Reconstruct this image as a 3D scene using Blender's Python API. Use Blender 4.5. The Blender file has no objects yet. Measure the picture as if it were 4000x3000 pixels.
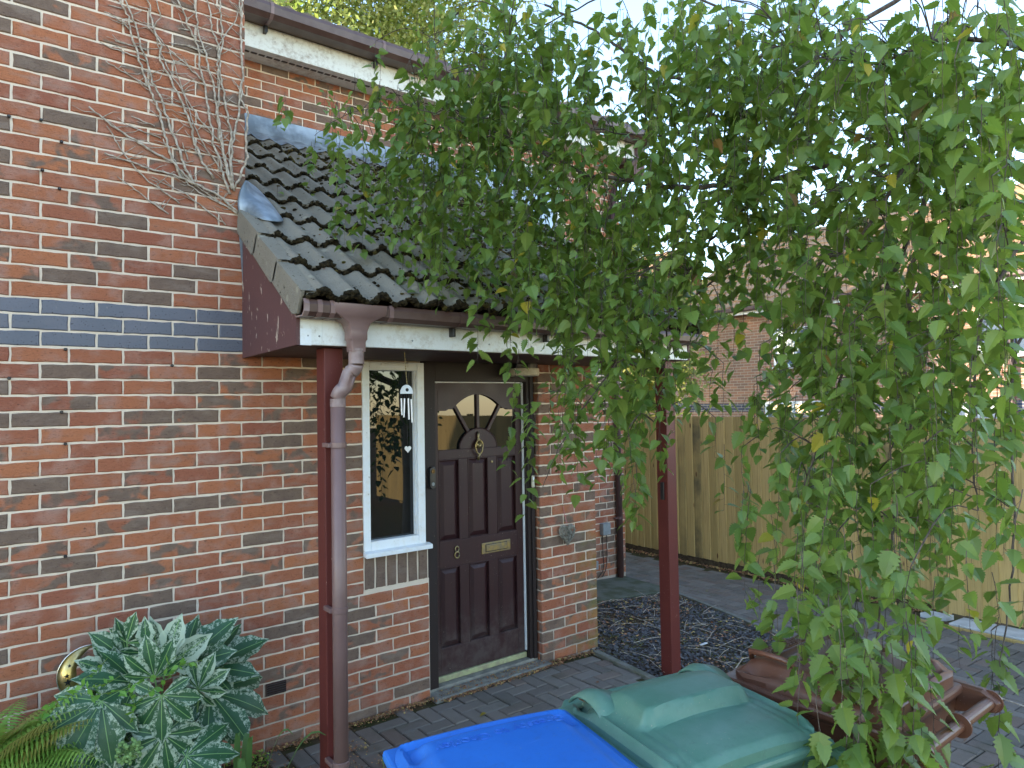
import bpy, bmesh, math, random
from mathutils import Vector, Matrix, noise
S = bpy.context.scene
COL = S.collection
rnd = random.Random(7)

# ------------------------------------------------------------------ place, camera, light
GZ = 2.16                      # the paving by the door lies at z = 0; h is height above the lowest blue course
def P(x, h, z):                # x along the brick front, h up, z out from the front towards the viewer
    return Vector((x, -z, h + GZ))
def gh(x):                     # the ground falls away gently to the right
    return -2.16 - 0.055 * max(0.0, x - 3.2)

CAMP = (-0.137, -0.299, 3.854)
YAW, PITCH, ROLL = -0.661952, 0.028553, -0.016482
FPX = 2710.96
def _rot():
    a, b, c = YAW, PITCH, ROLL
    ya = Matrix(((math.cos(a), 0, math.sin(a)), (0, 1, 0), (-math.sin(a), 0, math.cos(a))))
    pi = Matrix(((1, 0, 0), (0, math.cos(b), -math.sin(b)), (0, math.sin(b), math.cos(b))))
    ro = Matrix(((math.cos(c), -math.sin(c), 0), (math.sin(c), math.cos(c), 0), (0, 0, 1)))
    return ya @ pi @ ro
RC = _rot()
M3 = Matrix(((1, 0, 0), (0, 0, -1), (0, 1, 0)))
cam_d = bpy.data.cameras.new('camera')
cam = bpy.data.objects.new('camera', cam_d); COL.objects.link(cam)
cam_d.sensor_width = 36; cam_d.lens = FPX / 4000 * 36
cam_d.clip_start = 0.05; cam_d.clip_end = 900
cam.matrix_world = Matrix.Translation(P(*CAMP)) @ (M3 @ RC).to_4x4()
S.camera = cam

w = bpy.data.worlds.new('World'); S.world = w; w.use_nodes = True
nt = w.node_tree; nt.nodes.clear()
SUN_EL, SUN_AZ = math.radians(19), math.radians(148)     # azimuth of the sun measured from +x towards +y
sky = nt.nodes.new('ShaderNodeTexSky'); sky.sky_type = 'NISHITA'; sky.sun_disc = False
sky.sun_elevation = SUN_EL; sky.sun_rotation = math.radians(90) - SUN_AZ
sky.air_density = 1.0; sky.dust_density = 0.15; sky.ozone_density = 1.0
hs = nt.nodes.new('ShaderNodeHueSaturation'); hs.inputs['Saturation'].default_value = 0.95
bg = nt.nodes.new('ShaderNodeBackground'); bg.inputs['Strength'].default_value = 0.15
wo = nt.nodes.new('ShaderNodeOutputWorld')
nt.links.new(sky.outputs[0], hs.inputs['Color']); nt.links.new(hs.outputs[0], bg.inputs[0]); nt.links.new(bg.outputs[0], wo.inputs[0])
sl = bpy.data.lights.new('sun', 'SUN'); sl.energy = 3.2; sl.angle = math.radians(0.6); sl.color = (1.0, 0.86, 0.66)
sun = bpy.data.objects.new('sun', sl); COL.objects.link(sun)
sd = Vector((math.cos(SUN_EL) * math.cos(SUN_AZ), math.cos(SUN_EL) * math.sin(SUN_AZ), math.sin(SUN_EL)))
sun.rotation_euler = sd.to_track_quat('Z', 'Y').to_euler()
S.view_settings.view_transform = 'Standard'; S.view_settings.look = 'None'
S.view_settings.gamma = 1; S.view_settings.exposure = 2.5; S.view_settings.use_curve_mapping = False
S.cycles.max_bounces = 7; S.cycles.transparent_max_bounces = 8; S.cycles.diffuse_bounces = 4

def ray(px, py):
    return RC @ Vector(((px - 2000) / FPX, -(py - 1500) / FPX, -1))
def at(px, py, axis, val):     # the point of the plane (axis = val) that the photograph shows at a pixel
    d = ray(px, py); t = (val - CAMP[axis]) / d[axis]
    return Vector((CAMP[0] + t * d[0], CAMP[1] + t * d[1], CAMP[2] + t * d[2]))
def far(px, py, dist):         # a point at a given depth
    d = ray(px, py)
    return Vector((CAMP[0] + dist * d[0], CAMP[1] + dist * d[1], CAMP[2] + dist * d[2]))
def project(x, h, z):
    q = RC.transposed() @ (Vector((x, h, z)) - Vector(CAMP))
    if q.z > -0.05: return (-9999, -9999, -1)
    return (2000 + FPX * q.x / -q.z, 1500 - FPX * q.y / -q.z, -q.z)

# ------------------------------------------------------------------ materials
def mat(name, col=(0.5, 0.5, 0.5), rough=0.7, spec=0.4, metal=0.0):
    m = bpy.data.materials.new(name); m.use_nodes = True
    b = m.node_tree.nodes['Principled BSDF']
    b.inputs['Base Color'].default_value = (*col, 1); b.inputs['Roughness'].default_value = rough
    b.inputs['Specular IOR Level'].default_value = spec; b.inputs['Metallic'].default_value = metal
    return m, m.node_tree, b
def N(t, kind, **kw):
    n = t.nodes.new('ShaderNode' + kind)
    for k, v in kw.items():
        if k in n.inputs.keys() if isinstance(k, str) else False: n.inputs[k].default_value = v
        else: setattr(n, k, v)
    return n
def geo_pos(t): return N(t, 'NewGeometry').outputs['Position']
def obj_co(t): return N(t, 'TexCoord').outputs['Object']
def scaled(t, vec, s):
    m = N(t, 'Mapping'); m.inputs['Scale'].default_value = s; t.links.new(vec, m.inputs['Vector']); return m.outputs[0]
def noi(t, vec, scale, detail=4, rough=0.55, dist=0.0):
    n = N(t, 'TexNoise'); n.inputs['Scale'].default_value = scale; n.inputs['Detail'].default_value = detail
    n.inputs['Roughness'].default_value = rough; n.inputs['Distortion'].default_value = dist
    t.links.new(vec, n.inputs['Vector']); return n.outputs['Fac']
def ramp(t, fac, stops):
    r = N(t, 'ValToRGB'); e = r.color_ramp.elements
    while len(e) < len(stops): e.new(0.5)
    for i, (p, c) in enumerate(stops):
        e[i].position = p; e[i].color = (*c, 1) if len(c) == 3 else c
    t.links.new(fac, r.inputs[0]); return r.outputs[0]
def mix(t, fac, a, b, mode='MIX'):
    m = N(t, 'Mix', data_type='RGBA', blend_type=mode)
    for sock, v in ((m.inputs[0], fac), (m.inputs[6], a), (m.inputs[7], b)):
        if isinstance(v, (int, float)): sock.default_value = v
        elif isinstance(v, tuple): sock.default_value = (*v, 1) if len(v) == 3 else v
        else: t.links.new(v, sock)
    return m.outputs[2]
def math_(t, op, a, b=0.0, c=0.0, clamp=False):
    m = N(t, 'Math', operation=op); m.use_clamp = clamp
    for i, v in enumerate((a, b, c)):
        if isinstance(v, (int, float)): m.inputs[i].default_value = v
        else: t.links.new(v, m.inputs[i])
    return m.outputs[0]
def step(t, v, lo, hi):
    m = N(t, 'MapRange'); m.interpolation_type = 'SMOOTHSTEP'
    t.links.new(v, m.inputs[0]); m.inputs[1].default_value = lo; m.inputs[2].default_value = hi
    return m.outputs[0]
def bump(t, b, h, strength=0.5, dist=0.01):
    n = N(t, 'Bump'); n.inputs['Strength'].default_value = strength; n.inputs['Distance'].default_value = dist
    t.links.new(h, n.inputs['Height']); t.links.new(n.outputs[0], b.inputs['Normal']); return n
def set_col(t, b, c): t.links.new(c, b.inputs['Base Color'])

def brick_material():
    m, t, b = mat('fired_brick', rough=0.9, spec=0.2)
    oi = N(t, 'ObjectInfo'); at_ = N(t, 'Attribute'); at_.attribute_name = 'tone'
    s = mix(t, 1.0, oi.outputs['Color'], at_.outputs['Color'], 'ADD')
    sep = N(t, 'SeparateColor'); t.links.new(s, sep.inputs[0])
    R_, G_, B_ = sep.outputs
    pos = geo_pos(t)
    red = mix(t, R_, (0.31, 0.11, 0.068), (0.44, 0.165, 0.08))
    pink = noi(t, pos, 9, 3)
    red = mix(t, step(t, pink, 0.45, 0.72), red, (0.4, 0.205, 0.15))
    n1 = noi(t, scaled(t, pos, (7.5, 7.5, 10)), 1.35, 2, 0.45, 0.4)
    dk = mix(t, noi(t, pos, 14, 3), (0.125, 0.085, 0.07), (0.26, 0.175, 0.125))
    thr = math_(t, 'SUBTRACT', math_(t, 'ADD', n1, G_), 0.95)
    msk = step(t, thr, -0.07, 0.07)
    c = mix(t, msk, red, dk)
    speck = noi(t, pos, 240, 2)
    c = mix(t, step(t, speck, 0.62, 0.75), c, mix(t, 0.5, c, (0.02, 0.015, 0.012)))
    blue = mix(t, noi(t, pos, 3.5, 2), (0.085, 0.098, 0.122), (0.15, 0.145, 0.175))
    sp2 = noi(t, pos, 130, 2)
    blue = mix(t, step(t, sp2, 0.63, 0.7), blue, (0.012, 0.012, 0.016))
    c = mix(t, step(t, B_, 0.3, 0.7), c, blue)
    # green algae low on the pier
    alg = noi(t, pos, 5, 4)
    sx = N(t, 'SeparateXYZ'); t.links.new(pos, sx.inputs[0])
    reg = math_(t, 'MULTIPLY', step(t, sx.outputs[0], 3.3, 3.6), math_(t, 'SUBTRACT', 1.0, step(t, sx.outputs[2], 0.6, 1.15)))
    low = math_(t, 'MULTIPLY', reg, step(t, alg, 0.38, 0.62))
    low = math_(t, 'MULTIPLY', low, math_(t, 'GREATER_THAN', 0.9, sx.outputs[1]))
    c = mix(t, math_(t, 'MULTIPLY', low, 0.55), c, (0.2, 0.2, 0.05))
    # white mortar smears and dust
    pit = noi(t, scaled(t, pos, (60, 60, 130)), 1.0, 4, 0.7, 1.0)
    c = mix(t, math_(t, 'MULTIPLY', math_(t, 'SUBTRACT', 1.0, step(t, pit, 0.3, 0.46)), math_(t, 'SUBTRACT', 0.6, math_(t, 'MULTIPLY', B_, 0.5))), c, (0.045, 0.028, 0.022))
    gry = noi(t, scaled(t, pos, (5, 5, 16)), 1.0, 3, .6, .3)
    c = mix(t, math_(t, 'MULTIPLY', step(t, gry, 0.5, 0.7), math_(t, 'SUBTRACT', 0.35, math_(t, 'MULTIPLY', B_, 0.3))), c, (0.3, 0.235, 0.195))
    dust = noi(t, pos, 38, 5, 0.7)
    c = mix(t, math_(t, 'MULTIPLY', step(t, dust, 0.6, 0.75), 0.25), c, (0.42, 0.36, 0.31))
    set_col(t, b, c)
    h = math_(t, 'ADD', math_(t, 'MULTIPLY', noi(t, scaled(t, pos, (70, 70, 160)), 1.0, 5, 0.72, 0.8), 1.0), math_(t, 'MULTIPLY', noi(t, pos, 30, 3), 0.35))
    bn = bump(t, b, h, 0.95, 0.011)
    k = math_(t, 'SUBTRACT', 0.85, math_(t, 'MULTIPLY', B_, 0.72)); t.links.new(k, bn.inputs['Strength'])
    t.links.new(math_(t, 'SUBTRACT', 0.92, math_(t, 'MULTIPLY', B_, 0.5)), b.inputs['Roughness'])
    return m
def simple(name, c1, c2, scale=8, rough=0.8, spec=0.3, bs=0.3, bscale=60, bd=0.004, metal=0.0, det=4):
    m, t, b = mat(name, c1, rough, spec, metal)
    p = geo_pos(t)
    set_col(t, b, mix(t, step(t, noi(t, p, scale, det), 0.35, 0.65), c1, c2))
    if bs: bump(t, b, noi(t, p, bscale, 4), bs, bd)
    return m
MT = {}
MT['brick'] = brick_material()
def mortar():
    m, t, b = mat('mortar', rough=0.95, spec=0.1); p = geo_pos(t)
    c = mix(t, noi(t, p, 6, 4), (0.6, 0.49, 0.38), (0.74, 0.63, 0.51))
    sx = N(t, 'SeparateXYZ'); t.links.new(p, sx.inputs[0])
    c = mix(t, math_(t, 'MULTIPLY', math_(t, 'SUBTRACT', 1.0, step(t, sx.outputs[2], 0.05, 0.5)), 0.55), c, (0.22, 0.2, 0.18))
    c = mix(t, math_(t, 'MULTIPLY', step(t, noi(t, p, 25, 5, .7), 0.55, 0.8), 0.4), c, (0.24, 0.19, 0.15))
    set_col(t, b, c); bump(t, b, noi(t, p, 120, 5, .7), 0.7, 0.006); return m
MT['mortar'] = mortar()
def upvc(name, a, dirt, amount):
    m, t, b = mat(name, a, 0.38, 0.45); p = geo_pos(t)
    d = noi(t, p, 22, 6, 0.75); d2 = noi(t, p, 4, 3); d3 = noi(t, p, 75, 3)
    f = math_(t, 'MULTIPLY', step(t, math_(t, 'ADD', d, math_(t, 'MULTIPLY', d2, 0.5)), 0.68, 1.0), amount)
    c = mix(t, f, a, dirt)
    c = mix(t, step(t, math_(t, 'MULTIPLY', d3, d), 0.4, 0.44), c, (0.09, 0.06, 0.04))
    set_col(t, b, c); return m
MT['white'] = upvc('white_plastic', (0.72, 0.74, 0.73), (0.42, 0.36, 0.27), 0.6)
MT['dirty_white'] = upvc('dirty_white_plastic', (0.66, 0.66, 0.61), (0.33, 0.27, 0.2), 0.8)
MT['clean_white'] = upvc('clean_white_plastic', (0.74, 0.77, 0.8), (0.6, 0.55, 0.45), 0.4)
def woodpaint(name, a, b2, chip, amount, gl=0.5):
    m, t, b = mat(name, a, gl, 0.35); p = geo_pos(t)
    c = mix(t, noi(t, p, 3, 4), a, b2)
    v = noi(t, scaled(t, p, (30, 30, 8)), 1.0, 5, 0.66)
    msk = step(t, v, amount, amount + 0.025)
    c = mix(t, msk, c, chip)
    sp = noi(t, p, 160, 2)
    c = mix(t, step(t, sp, 0.72, 0.78), c, (0.3, 0.24, 0.18))
    set_col(t, b, c)
    bump(t, b, math_(t, 'SUBTRACT', math_(t, 'MULTIPLY', noi(t, scaled(t, p, (60, 60, 6)), 1, 3), 0.3), msk), 0.4, 0.004); return m
MT['post'] = woodpaint('maroon_post_paint', (0.135, 0.026, 0.02), (0.085, 0.018, 0.016), (0.4, 0.27, 0.2), 0.70, 0.5)
MT['board'] = woodpaint('maroon_board_paint', (0.12, 0.05, 0.048), (0.085, 0.04, 0.04), (0.5, 0.42, 0.34), 0.625, 0.6)
MT['soffit'] = simple('soffit_brown', (0.07, 0.035, 0.03), (0.045, 0.025, 0.022), 12, 0.6)
MT['gutter'] = simple('brown_plastic_gutter', (0.075, 0.038, 0.03), (0.1, 0.06, 0.05), 9, 0.42, 0.5, 0.08)
MT['pipe'] = simple('brown_plastic_pipe', (0.2, 0.125, 0.115), (0.155, 0.09, 0.08), 2.2, 0.4, 0.5, 0.05)
MT['pipe_pale'] = simple('faded_brown_plastic', (0.27, 0.2, 0.19), (0.2, 0.13, 0.12), 14, 0.45, 0.45, 0.1)
MT['dark_pipe'] = simple('dark_brown_pipe', (0.07, 0.038, 0.038), (0.09, 0.05, 0.05), 5, 0.45, 0.5, 0.05)
def doorwood():
    m, t, b = mat('mahogany_door', rough=0.42, spec=0.35); p = geo_pos(t)
    g = noi(t, scaled(t, p, (30, 30, 2.5)), 1.0, 5, 0.6, 0.6)
    c = mix(t, g, (0.04, 0.011, 0.013), (0.022, 0.009, 0.01))
    sx = N(t, 'SeparateXYZ'); t.links.new(p, sx.inputs[0])
    d = math_(t, 'MULTIPLY', noi(t, p, 9, 5, .7), math_(t, 'SUBTRACT', 1.0, step(t, sx.outputs[2], 0.1, 1.1)))
    c = mix(t, math_(t, 'MULTIPLY', step(t, d, 0.3, 0.65), 0.45), c, (0.1, 0.085, 0.08))
    sp = noi(t, p, 110, 3)
    c = mix(t, math_(t, 'MULTIPLY', step(t, sp, 0.68, 0.74), step(t, noi(t, p, 5, 2), 0.45, 0.6)), c, (0.3, 0.26, 0.2))
    set_col(t, b, c); bump(t, b, g, 0.15, 0.002)
    t.links.new(math_(t, 'ADD', 0.33, math_(t, 'MULTIPLY', noi(t, p, 7, 4), 0.3)), b.inputs['Roughness']); return m
MT['door'] = doorwood()
MT['doorframe'] = woodpaint('dark_door_frame', (0.022, 0.012, 0.012), (0.014, 0.009, 0.009), (0.12, 0.09, 0.07), 0.7, 0.6)
MT['glass'], t_, b_ = mat('window_glass', (0.006, 0.008, 0.009), 0.015, 0.5); b_.inputs['IOR'].default_value = 1.55
MT['skyglass'], t_, b_ = mat('upper_window_glass', (0.11, 0.15, 0.21), 0.03, 0.5); b_.inputs['IOR'].default_value = 2.4
MT['brass'] = simple('tarnished_brass', (0.22, 0.19, 0.13), (0.33, 0.25, 0.1), 30, 0.42, 0.5, 0.2, 120, 0.002, 0.85)
MT['black'] = simple('black_plastic', (0.012, 0.012, 0.014), (0.02, 0.02, 0.022), 20, 0.35, 0.5, 0.0)
MT['grey_plastic'] = simple('grey_plastic', (0.2, 0.22, 0.23), (0.25, 0.27, 0.28), 20, 0.5, 0.4, 0.0)
MT['cream'] = simple('cream_plastic', (0.55, 0.52, 0.42), (0.45, 0.4, 0.3), 40, 0.45, 0.4, 0.05)
MT['lead'] = simple('lead_sheet', (0.14, 0.17, 0.2), (0.3, 0.35, 0.4), 7, 0.45, 0.5, 0.15, 14, 0.02, 0.35)
MT['step'] = simple('worn_concrete', (0.27, 0.26, 0.22), (0.17, 0.16, 0.14), 14, 0.9, 0.2, 0.5, 60, 0.01)
MT['brassstrip'] = simple('painted_threshold', (0.36, 0.38, 0.2), (0.28, 0.26, 0.16), 30, 0.5, 0.4, 0.1)
def rooftile():
    m, t, b = mat('concrete_roof_tile', rough=0.95, spec=0.15); p = geo_pos(t)
    c = mix(t, noi(t, p, 5, 5, .65), (0.14, 0.125, 0.1), (0.28, 0.25, 0.2))
    c = mix(t, math_(t, 'MULTIPLY', step(t, noi(t, p, 190, 2), 0.5, 0.75), 0.5), c, (0.26, 0.25, 0.22))
    c = mix(t, step(t, noi(t, p, 42, 4, .7), 0.62, 0.69), c, (0.016, 0.014, 0.011))
    lich = N(t, 'TexVoronoi'); lich.inputs['Scale'].default_value = 9; t.links.new(p, lich.inputs['Vector'])
    c = mix(t, math_(t, 'MULTIPLY', math_(t, 'SUBTRACT', 1.0, step(t, lich.outputs['Distance'], 0.12, 0.2)), 0.5), c, (0.33, 0.31, 0.24))
    sx = N(t, 'SeparateXYZ'); t.links.new(p, sx.inputs[0])
    g = math_(t, 'MULTIPLY', step(t, sx.outputs[0], 1.6, 3.0), step(t, noi(t, p, 7, 5, .7), 0.42, 0.62))
    c = mix(t, math_(t, 'MULTIPLY', g, 0.75), c, (0.1, 0.095, 0.03))
    set_col(t, b, c); bump(t, b, math_(t, 'ADD', noi(t, p, 210, 3, .7), noi(t, p, 40, 3)), 0.8, 0.005); return m
MT['tile'] = rooftile()
MT['moss'] = simple('dark_moss', (0.012, 0.010, 0.007), (0.045, 0.034, 0.018), 55, 1.0, 0.05, 1.0, 160, 0.012)
MT['greenmoss'] = simple('green_brown_moss', (0.06, 0.062, 0.014), (0.1, 0.07, 0.028), 30, 1.0, 0.05, 1.0, 160, 0.012)
def paver():
    m, t, b = mat('block_paver', rough=0.9, spec=0.25); p = geo_pos(t)
    oi = N(t, 'ObjectInfo'); a = N(t, 'Attribute'); a.attribute_name = 'tone'
    sp = N(t, 'SeparateColor'); t.links.new(mix(t, 1.0, oi.outputs['Color'], a.outputs['Color'], 'ADD'), sp.inputs[0])
    c = mix(t, sp.outputs[0], (0.13, 0.115, 0.1), (0.2, 0.175, 0.15))
    c = mix(t, sp.outputs[1], c, (0.16, 0.11, 0.085))
    c = mix(t, math_(t, 'MULTIPLY', step(t, noi(t, p, 260, 2), 0.55, 0.7), 0.4), c, (0.22, 0.2, 0.18))
    c = mix(t, math_(t, 'MULTIPLY', step(t, noi(t, p, 3.5, 5, .7), 0.5, 0.75), 0.5), c, (0.055, 0.06, 0.03))
    set_col(t, b, c); bump(t, b, noi(t, p, 230, 4, .7), 0.6, 0.004); return m
MT['paver'] = paver()
MT['joint'] = simple('mossy_joint_sand', (0.1, 0.07, 0.04), (0.05, 0.055, 0.02), 12, 1.0, 0.1, 0.8, 120, 0.01)
MT['soil'] = simple('dark_soil', (0.06, 0.042, 0.028), (0.1, 0.072, 0.045), 18, 1.0, 0.1, 0.9, 70, 0.02)
MT['kerb'] = simple('concrete_kerb', (0.2, 0.195, 0.17), (0.13, 0.135, 0.1), 9, 0.95, 0.15, 0.5, 90, 0.006)
MT['slab'] = simple('mossy_concrete_slab', (0.13, 0.135, 0.11), (0.075, 0.085, 0.05), 5, 0.95, 0.15, 0.6, 70, 0.01)
MT['whiteslab'] = simple('white_concrete', (0.55, 0.56, 0.56), (0.42, 0.43, 0.42), 6, 0.9, 0.2, 0.4, 90, 0.005)
def slatem():
    m, t, b = mat('slate_chips', rough=0.6, spec=0.4)
    a = N(t, 'Attribute'); a.attribute_name = 'tone'
    set_col(t, b, a.outputs['Color']); return m
MT['vcol'] = slatem(); MT['vcol'].node_tree.nodes['Principled BSDF'].inputs['Roughness'].default_value = 0.65
def fencewood():
    m, t, b = mat('treated_fence_board', rough=0.85, spec=0.2); p = geo_pos(t)
    oi = N(t, 'ObjectInfo'); sp = N(t, 'SeparateColor'); t.links.new(oi.outputs['Color'], sp.inputs[0])
    c = mix(t, sp.outputs[0], (0.4, 0.29, 0.115), (0.54, 0.385, 0.16))
    off = N(t, 'CombineXYZ'); t.links.new(math_(t, 'MULTIPLY', sp.outputs[2], 40.0), off.inputs[0])
    va = N(t, 'VectorMath', operation='ADD'); t.links.new(p, va.inputs[0]); t.links.new(off.outputs[0], va.inputs[1])
    g = noi(t, scaled(t, va.outputs[0], (45, 45, 1.6)), 1.0, 5, 0.6, 1.2)
    c = mix(t, math_(t, 'MULTIPLY', step(t, g, 0.45, 0.75), 0.55), c, (0.15, 0.095, 0.04))
    c = mix(t, sp.outputs[1], c, mix(t, step(t, noi(t, p, 3, 4), 0.3, 0.7), c, (0.06, 0.06, 0.045)))
    vo = N(t, 'TexVoronoi'); vo.inputs['Scale'].default_value = 1.0; vo.inputs['Randomness'].default_value = 1.0
    t.links.new(scaled(t, va.outputs[0], (9, 9, 3.2)), vo.inputs['Vector'])
    c = mix(t, math_(t, 'SUBTRACT', 1.0, step(t, vo.outputs['Distance'], 0.07, 0.14)), c, (0.12, 0.06, 0.025))
    set_col(t, b, c); bump(t, b, g, 0.3, 0.003); return m
MT['fence'] = fencewood()
def leafmat(name, ca, cb, rough=0.45, trans=0.35, attr='tone'):
    m, t, b = mat(name, ca, rough, 0.45)
    a = N(t, 'Attribute'); a.attribute_name = attr
    oi = N(t, 'ObjectInfo')
    sp = N(t, 'SeparateColor'); t.links.new(mix(t, 1.0, oi.outputs['Color'], a.outputs['Color'], 'ADD'), sp.inputs[0])
    c = mix(t, sp.outputs[0], ca, cb)
    c = mix(t, sp.outputs[1], c, (0.42, 0.33, 0.03))
    c = mix(t, sp.outputs[2], c, (0.2, 0.085, 0.03))
    set_col(t, b, c)
    tr = N(t, 'BsdfTranslucent'); ms = N(t, 'MixShader'); ms.inputs[0].default_value = trans
    t.links.new(mix(t, 0.65, c, (0.24, 0.38, 0.04)), tr.inputs[0])
    t.links.new(b.outputs[0], ms.inputs[1]); t.links.new(tr.outputs[0], ms.inputs[2])
    t.links.new(ms.outputs[0], t.nodes['Material Output'].inputs[0]); return m
MT['leaf'] = leafmat('birch_leaf', (0.05, 0.115, 0.024), (0.16, 0.25, 0.055), .42, .38)
MT['farleaf'] = leafmat('distant_foliage', (0.15, 0.19, 0.055), (0.42, 0.42, 0.17), 0.6, 0.45)  # leaf colour brightened towards yellow to stand in for sunlight on the crowns
MT['bark'] = simple('birch_bark', (0.055, 0.042, 0.034), (0.11, 0.09, 0.075), 40, 0.9, 0.2, 0.8, 90, 0.004)
MT['palebark'] = simple('pale_bark', (0.42, 0.36, 0.3), (0.3, 0.24, 0.18), 4, 0.9, 0.2, 0.4, 10, 0.02)
MT['vine'] = simple('dried_vine_bark', (0.46, 0.4, 0.33), (0.26, 0.21, 0.16), 45, 0.9, 0.2, 0.5, 200, 0.002)
MT['house2'] = None

# ------------------------------------------------------------------ mesh helpers
class MB:
    def __init__(s): s.v = []; s.f = []; s.c = []; s.uv = []
    def add(s, vs, fs, tone=None):
        o = len(s.v); s.v += [tuple(v) for v in vs]
        for f in fs: s.f.append(tuple(i + o for i in f)); s.c.append(tone)
    def box(s, x0, x1, h0, h1, z0, z1, tone=None):
        vs = [P(x, h, z) for x in (x0, x1) for h in (h0, h1) for z in (z0, z1)]
        s.add(vs, [(0, 1, 3, 2), (4, 6, 7, 5), (0, 4, 5, 1), (2, 3, 7, 6), (0, 2, 6, 4), (1, 5, 7, 3)], tone)
    def prism(s, poly, off, tone=None):       # poly: Blender-space points, off: thickness vector
        n = len(poly); off = Vector(off)
        s.add([Vector(p) for p in poly] + [Vector(p) + off for p in poly],
              [tuple(range(n))[::-1], tuple(range(n, 2 * n))] + [(i, (i + 1) % n, (i + 1) % n + n, i + n) for i in range(n)], tone)
    def tube(s, pts, rad, n=6, tone=None, cap=True):
        pts = [Vector(p) for p in pts]; k = len(pts)
        if not hasattr(rad, '__len__'): rad = [rad] * k
        rings = []; up = None
        for i in range(k):
            d = (pts[min(i + 1, k - 1)] - pts[max(i - 1, 0)])
            if d.length < 1e-9: d = Vector((0, 0, 1))
            d.normalize()
            if up is None or abs(up.dot(d)) > 0.98: up = d.orthogonal().normalized()
            a = (up - d * up.dot(d)).normalized(); b = d.cross(a); up = a
            rings.append([pts[i] + (a * math.cos(2 * math.pi * j / n) + b * math.sin(2 * math.pi * j / n)) * rad[i] for j in range(n)])
        vs = [v for r in rings for v in r]; fs = []
        for i in range(k - 1):
            for j in range(n): fs.append((i * n + j, i * n + (j + 1) % n, (i + 1) * n + (j + 1) % n, (i + 1) * n + j))
        if cap: fs += [tuple(range(n))[::-1], tuple(range((k - 1) * n, k * n))]
        s.add(vs, fs, tone)
    def lathe(s, c, prof, n=20, axis='z', tone=None):   # prof: (radius, distance along axis) from Blender point c
        vs = []
        for r, d in prof:
            for j in range(n):
                a = 2 * math.pi * j / n; q = (r * math.cos(a), r * math.sin(a), d)
                if axis == 'y': q = (q[0], d, q[1])
                if axis == 'x': q = (d, q[0], q[1])
                vs.append(Vector(c) + Vector(q))
        k = len(prof)
        fs = [(i * n + j, i * n + (j + 1) % n, (i + 1) * n + (j + 1) % n, (i + 1) * n + j) for i in range(k - 1) for j in range(n)]
        fs += [tuple(range(n))[::-1], tuple(range((k - 1) * n, k * n))]
        s.add(vs, fs, tone)
    def blob(s, c, r, seed=0, flat=1.0, tone=None):
        t = (1 + 5 ** .5) / 2
        V = [(-1, t, 0), (1, t, 0), (-1, -t, 0), (1, -t, 0), (0, -1, t), (0, 1, t), (0, -1, -t), (0, 1, -t), (t, 0, -1), (t, 0, 1), (-t, 0, -1), (-t, 0, 1)]
        F = [(0, 11, 5), (0, 5, 1), (0, 1, 7), (0, 7, 10), (0, 10, 11), (1, 5, 9), (5, 11, 4), (11, 10, 2), (10, 7, 6), (7, 1, 8), (3, 9, 4), (3, 4, 2), (3, 2, 6), (3, 6, 8), (3, 8, 9), (4, 9, 5), (2, 4, 11), (6, 2, 10), (8, 6, 7), (9, 8, 1)]
        q = random.Random(seed)
        s.add([Vector(c) + Vector((x, y, z * flat)) * (r / 1.9) * q.uniform(0.7, 1.3) for x, y, z in V], F, tone)
    def mesh(s, name, mats, smooth=False):
        me = bpy.data.meshes.new(name); me.from_pydata(s.v, [], s.f)
        if any(c is not None for c in s.c):
            ca = me.color_attributes.new('tone', 'FLOAT_COLOR', 'CORNER')
            buf = []
            for f, c in zip(s.f, s.c):
                cc = (*c, 1.0) if c is not None else (0, 0, 0, 1)
                buf += list(cc) * len(f)
            ca.data.foreach_set('color', buf)
        for m in (mats if isinstance(mats, (list, tuple)) else [mats]): me.materials.append(m)
        if smooth: me.polygons.foreach_set('use_smooth', [True] * len(me.polygons))
        me.update(); return me
    def obj(s, name, m, parent=None, smooth=False, bevel=0, kind=None, recalc=True):
        me = s.mesh(name, m, smooth)
        if recalc:
            bm = bmesh.new(); bm.from_mesh(me); bmesh.ops.recalc_face_normals(bm, faces=bm.faces); bm.to_mesh(me); bm.free()
        return link(name, me, parent, bevel, kind)
def link(name, me, parent=None, bevel=0, kind=None):
    o = bpy.data.objects.new(name, me); COL.objects.link(o); o.color = (0, 0, 0, 1)
    if parent is not None:
        o.parent = parent
        o.matrix_parent_inverse = parent.matrix_world.inverted()      # children keep their world coordinates
    if bevel:
        b = o.modifiers.new('bevel', 'BEVEL'); b.width = bevel; b.segments = 2; b.limit_method = 'ANGLE'; b.angle_limit = 0.7
    if kind: o['kind'] = kind
    return o
def tag(o, label=None, cat=None, group=None, kind=None):
    if label: o['label'] = label
    if cat: o['category'] = cat
    if group: o['group'] = group
    if kind: o['kind'] = kind
    return o
def thing(name, label, cat, loc, group=None):
    o = bpy.data.objects.new(name, None); COL.objects.link(o); o.location = loc; o.empty_display_size = 0.2
    o.matrix_world = Matrix.Translation(Vector(loc))
    return tag(o, label, cat, group)
def boxo(name, m, parent, *a, bevel=0, kind=None):
    b = MB(); b.box(*a); return b.obj(name, m, parent, bevel=bevel, kind=kind)

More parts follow.
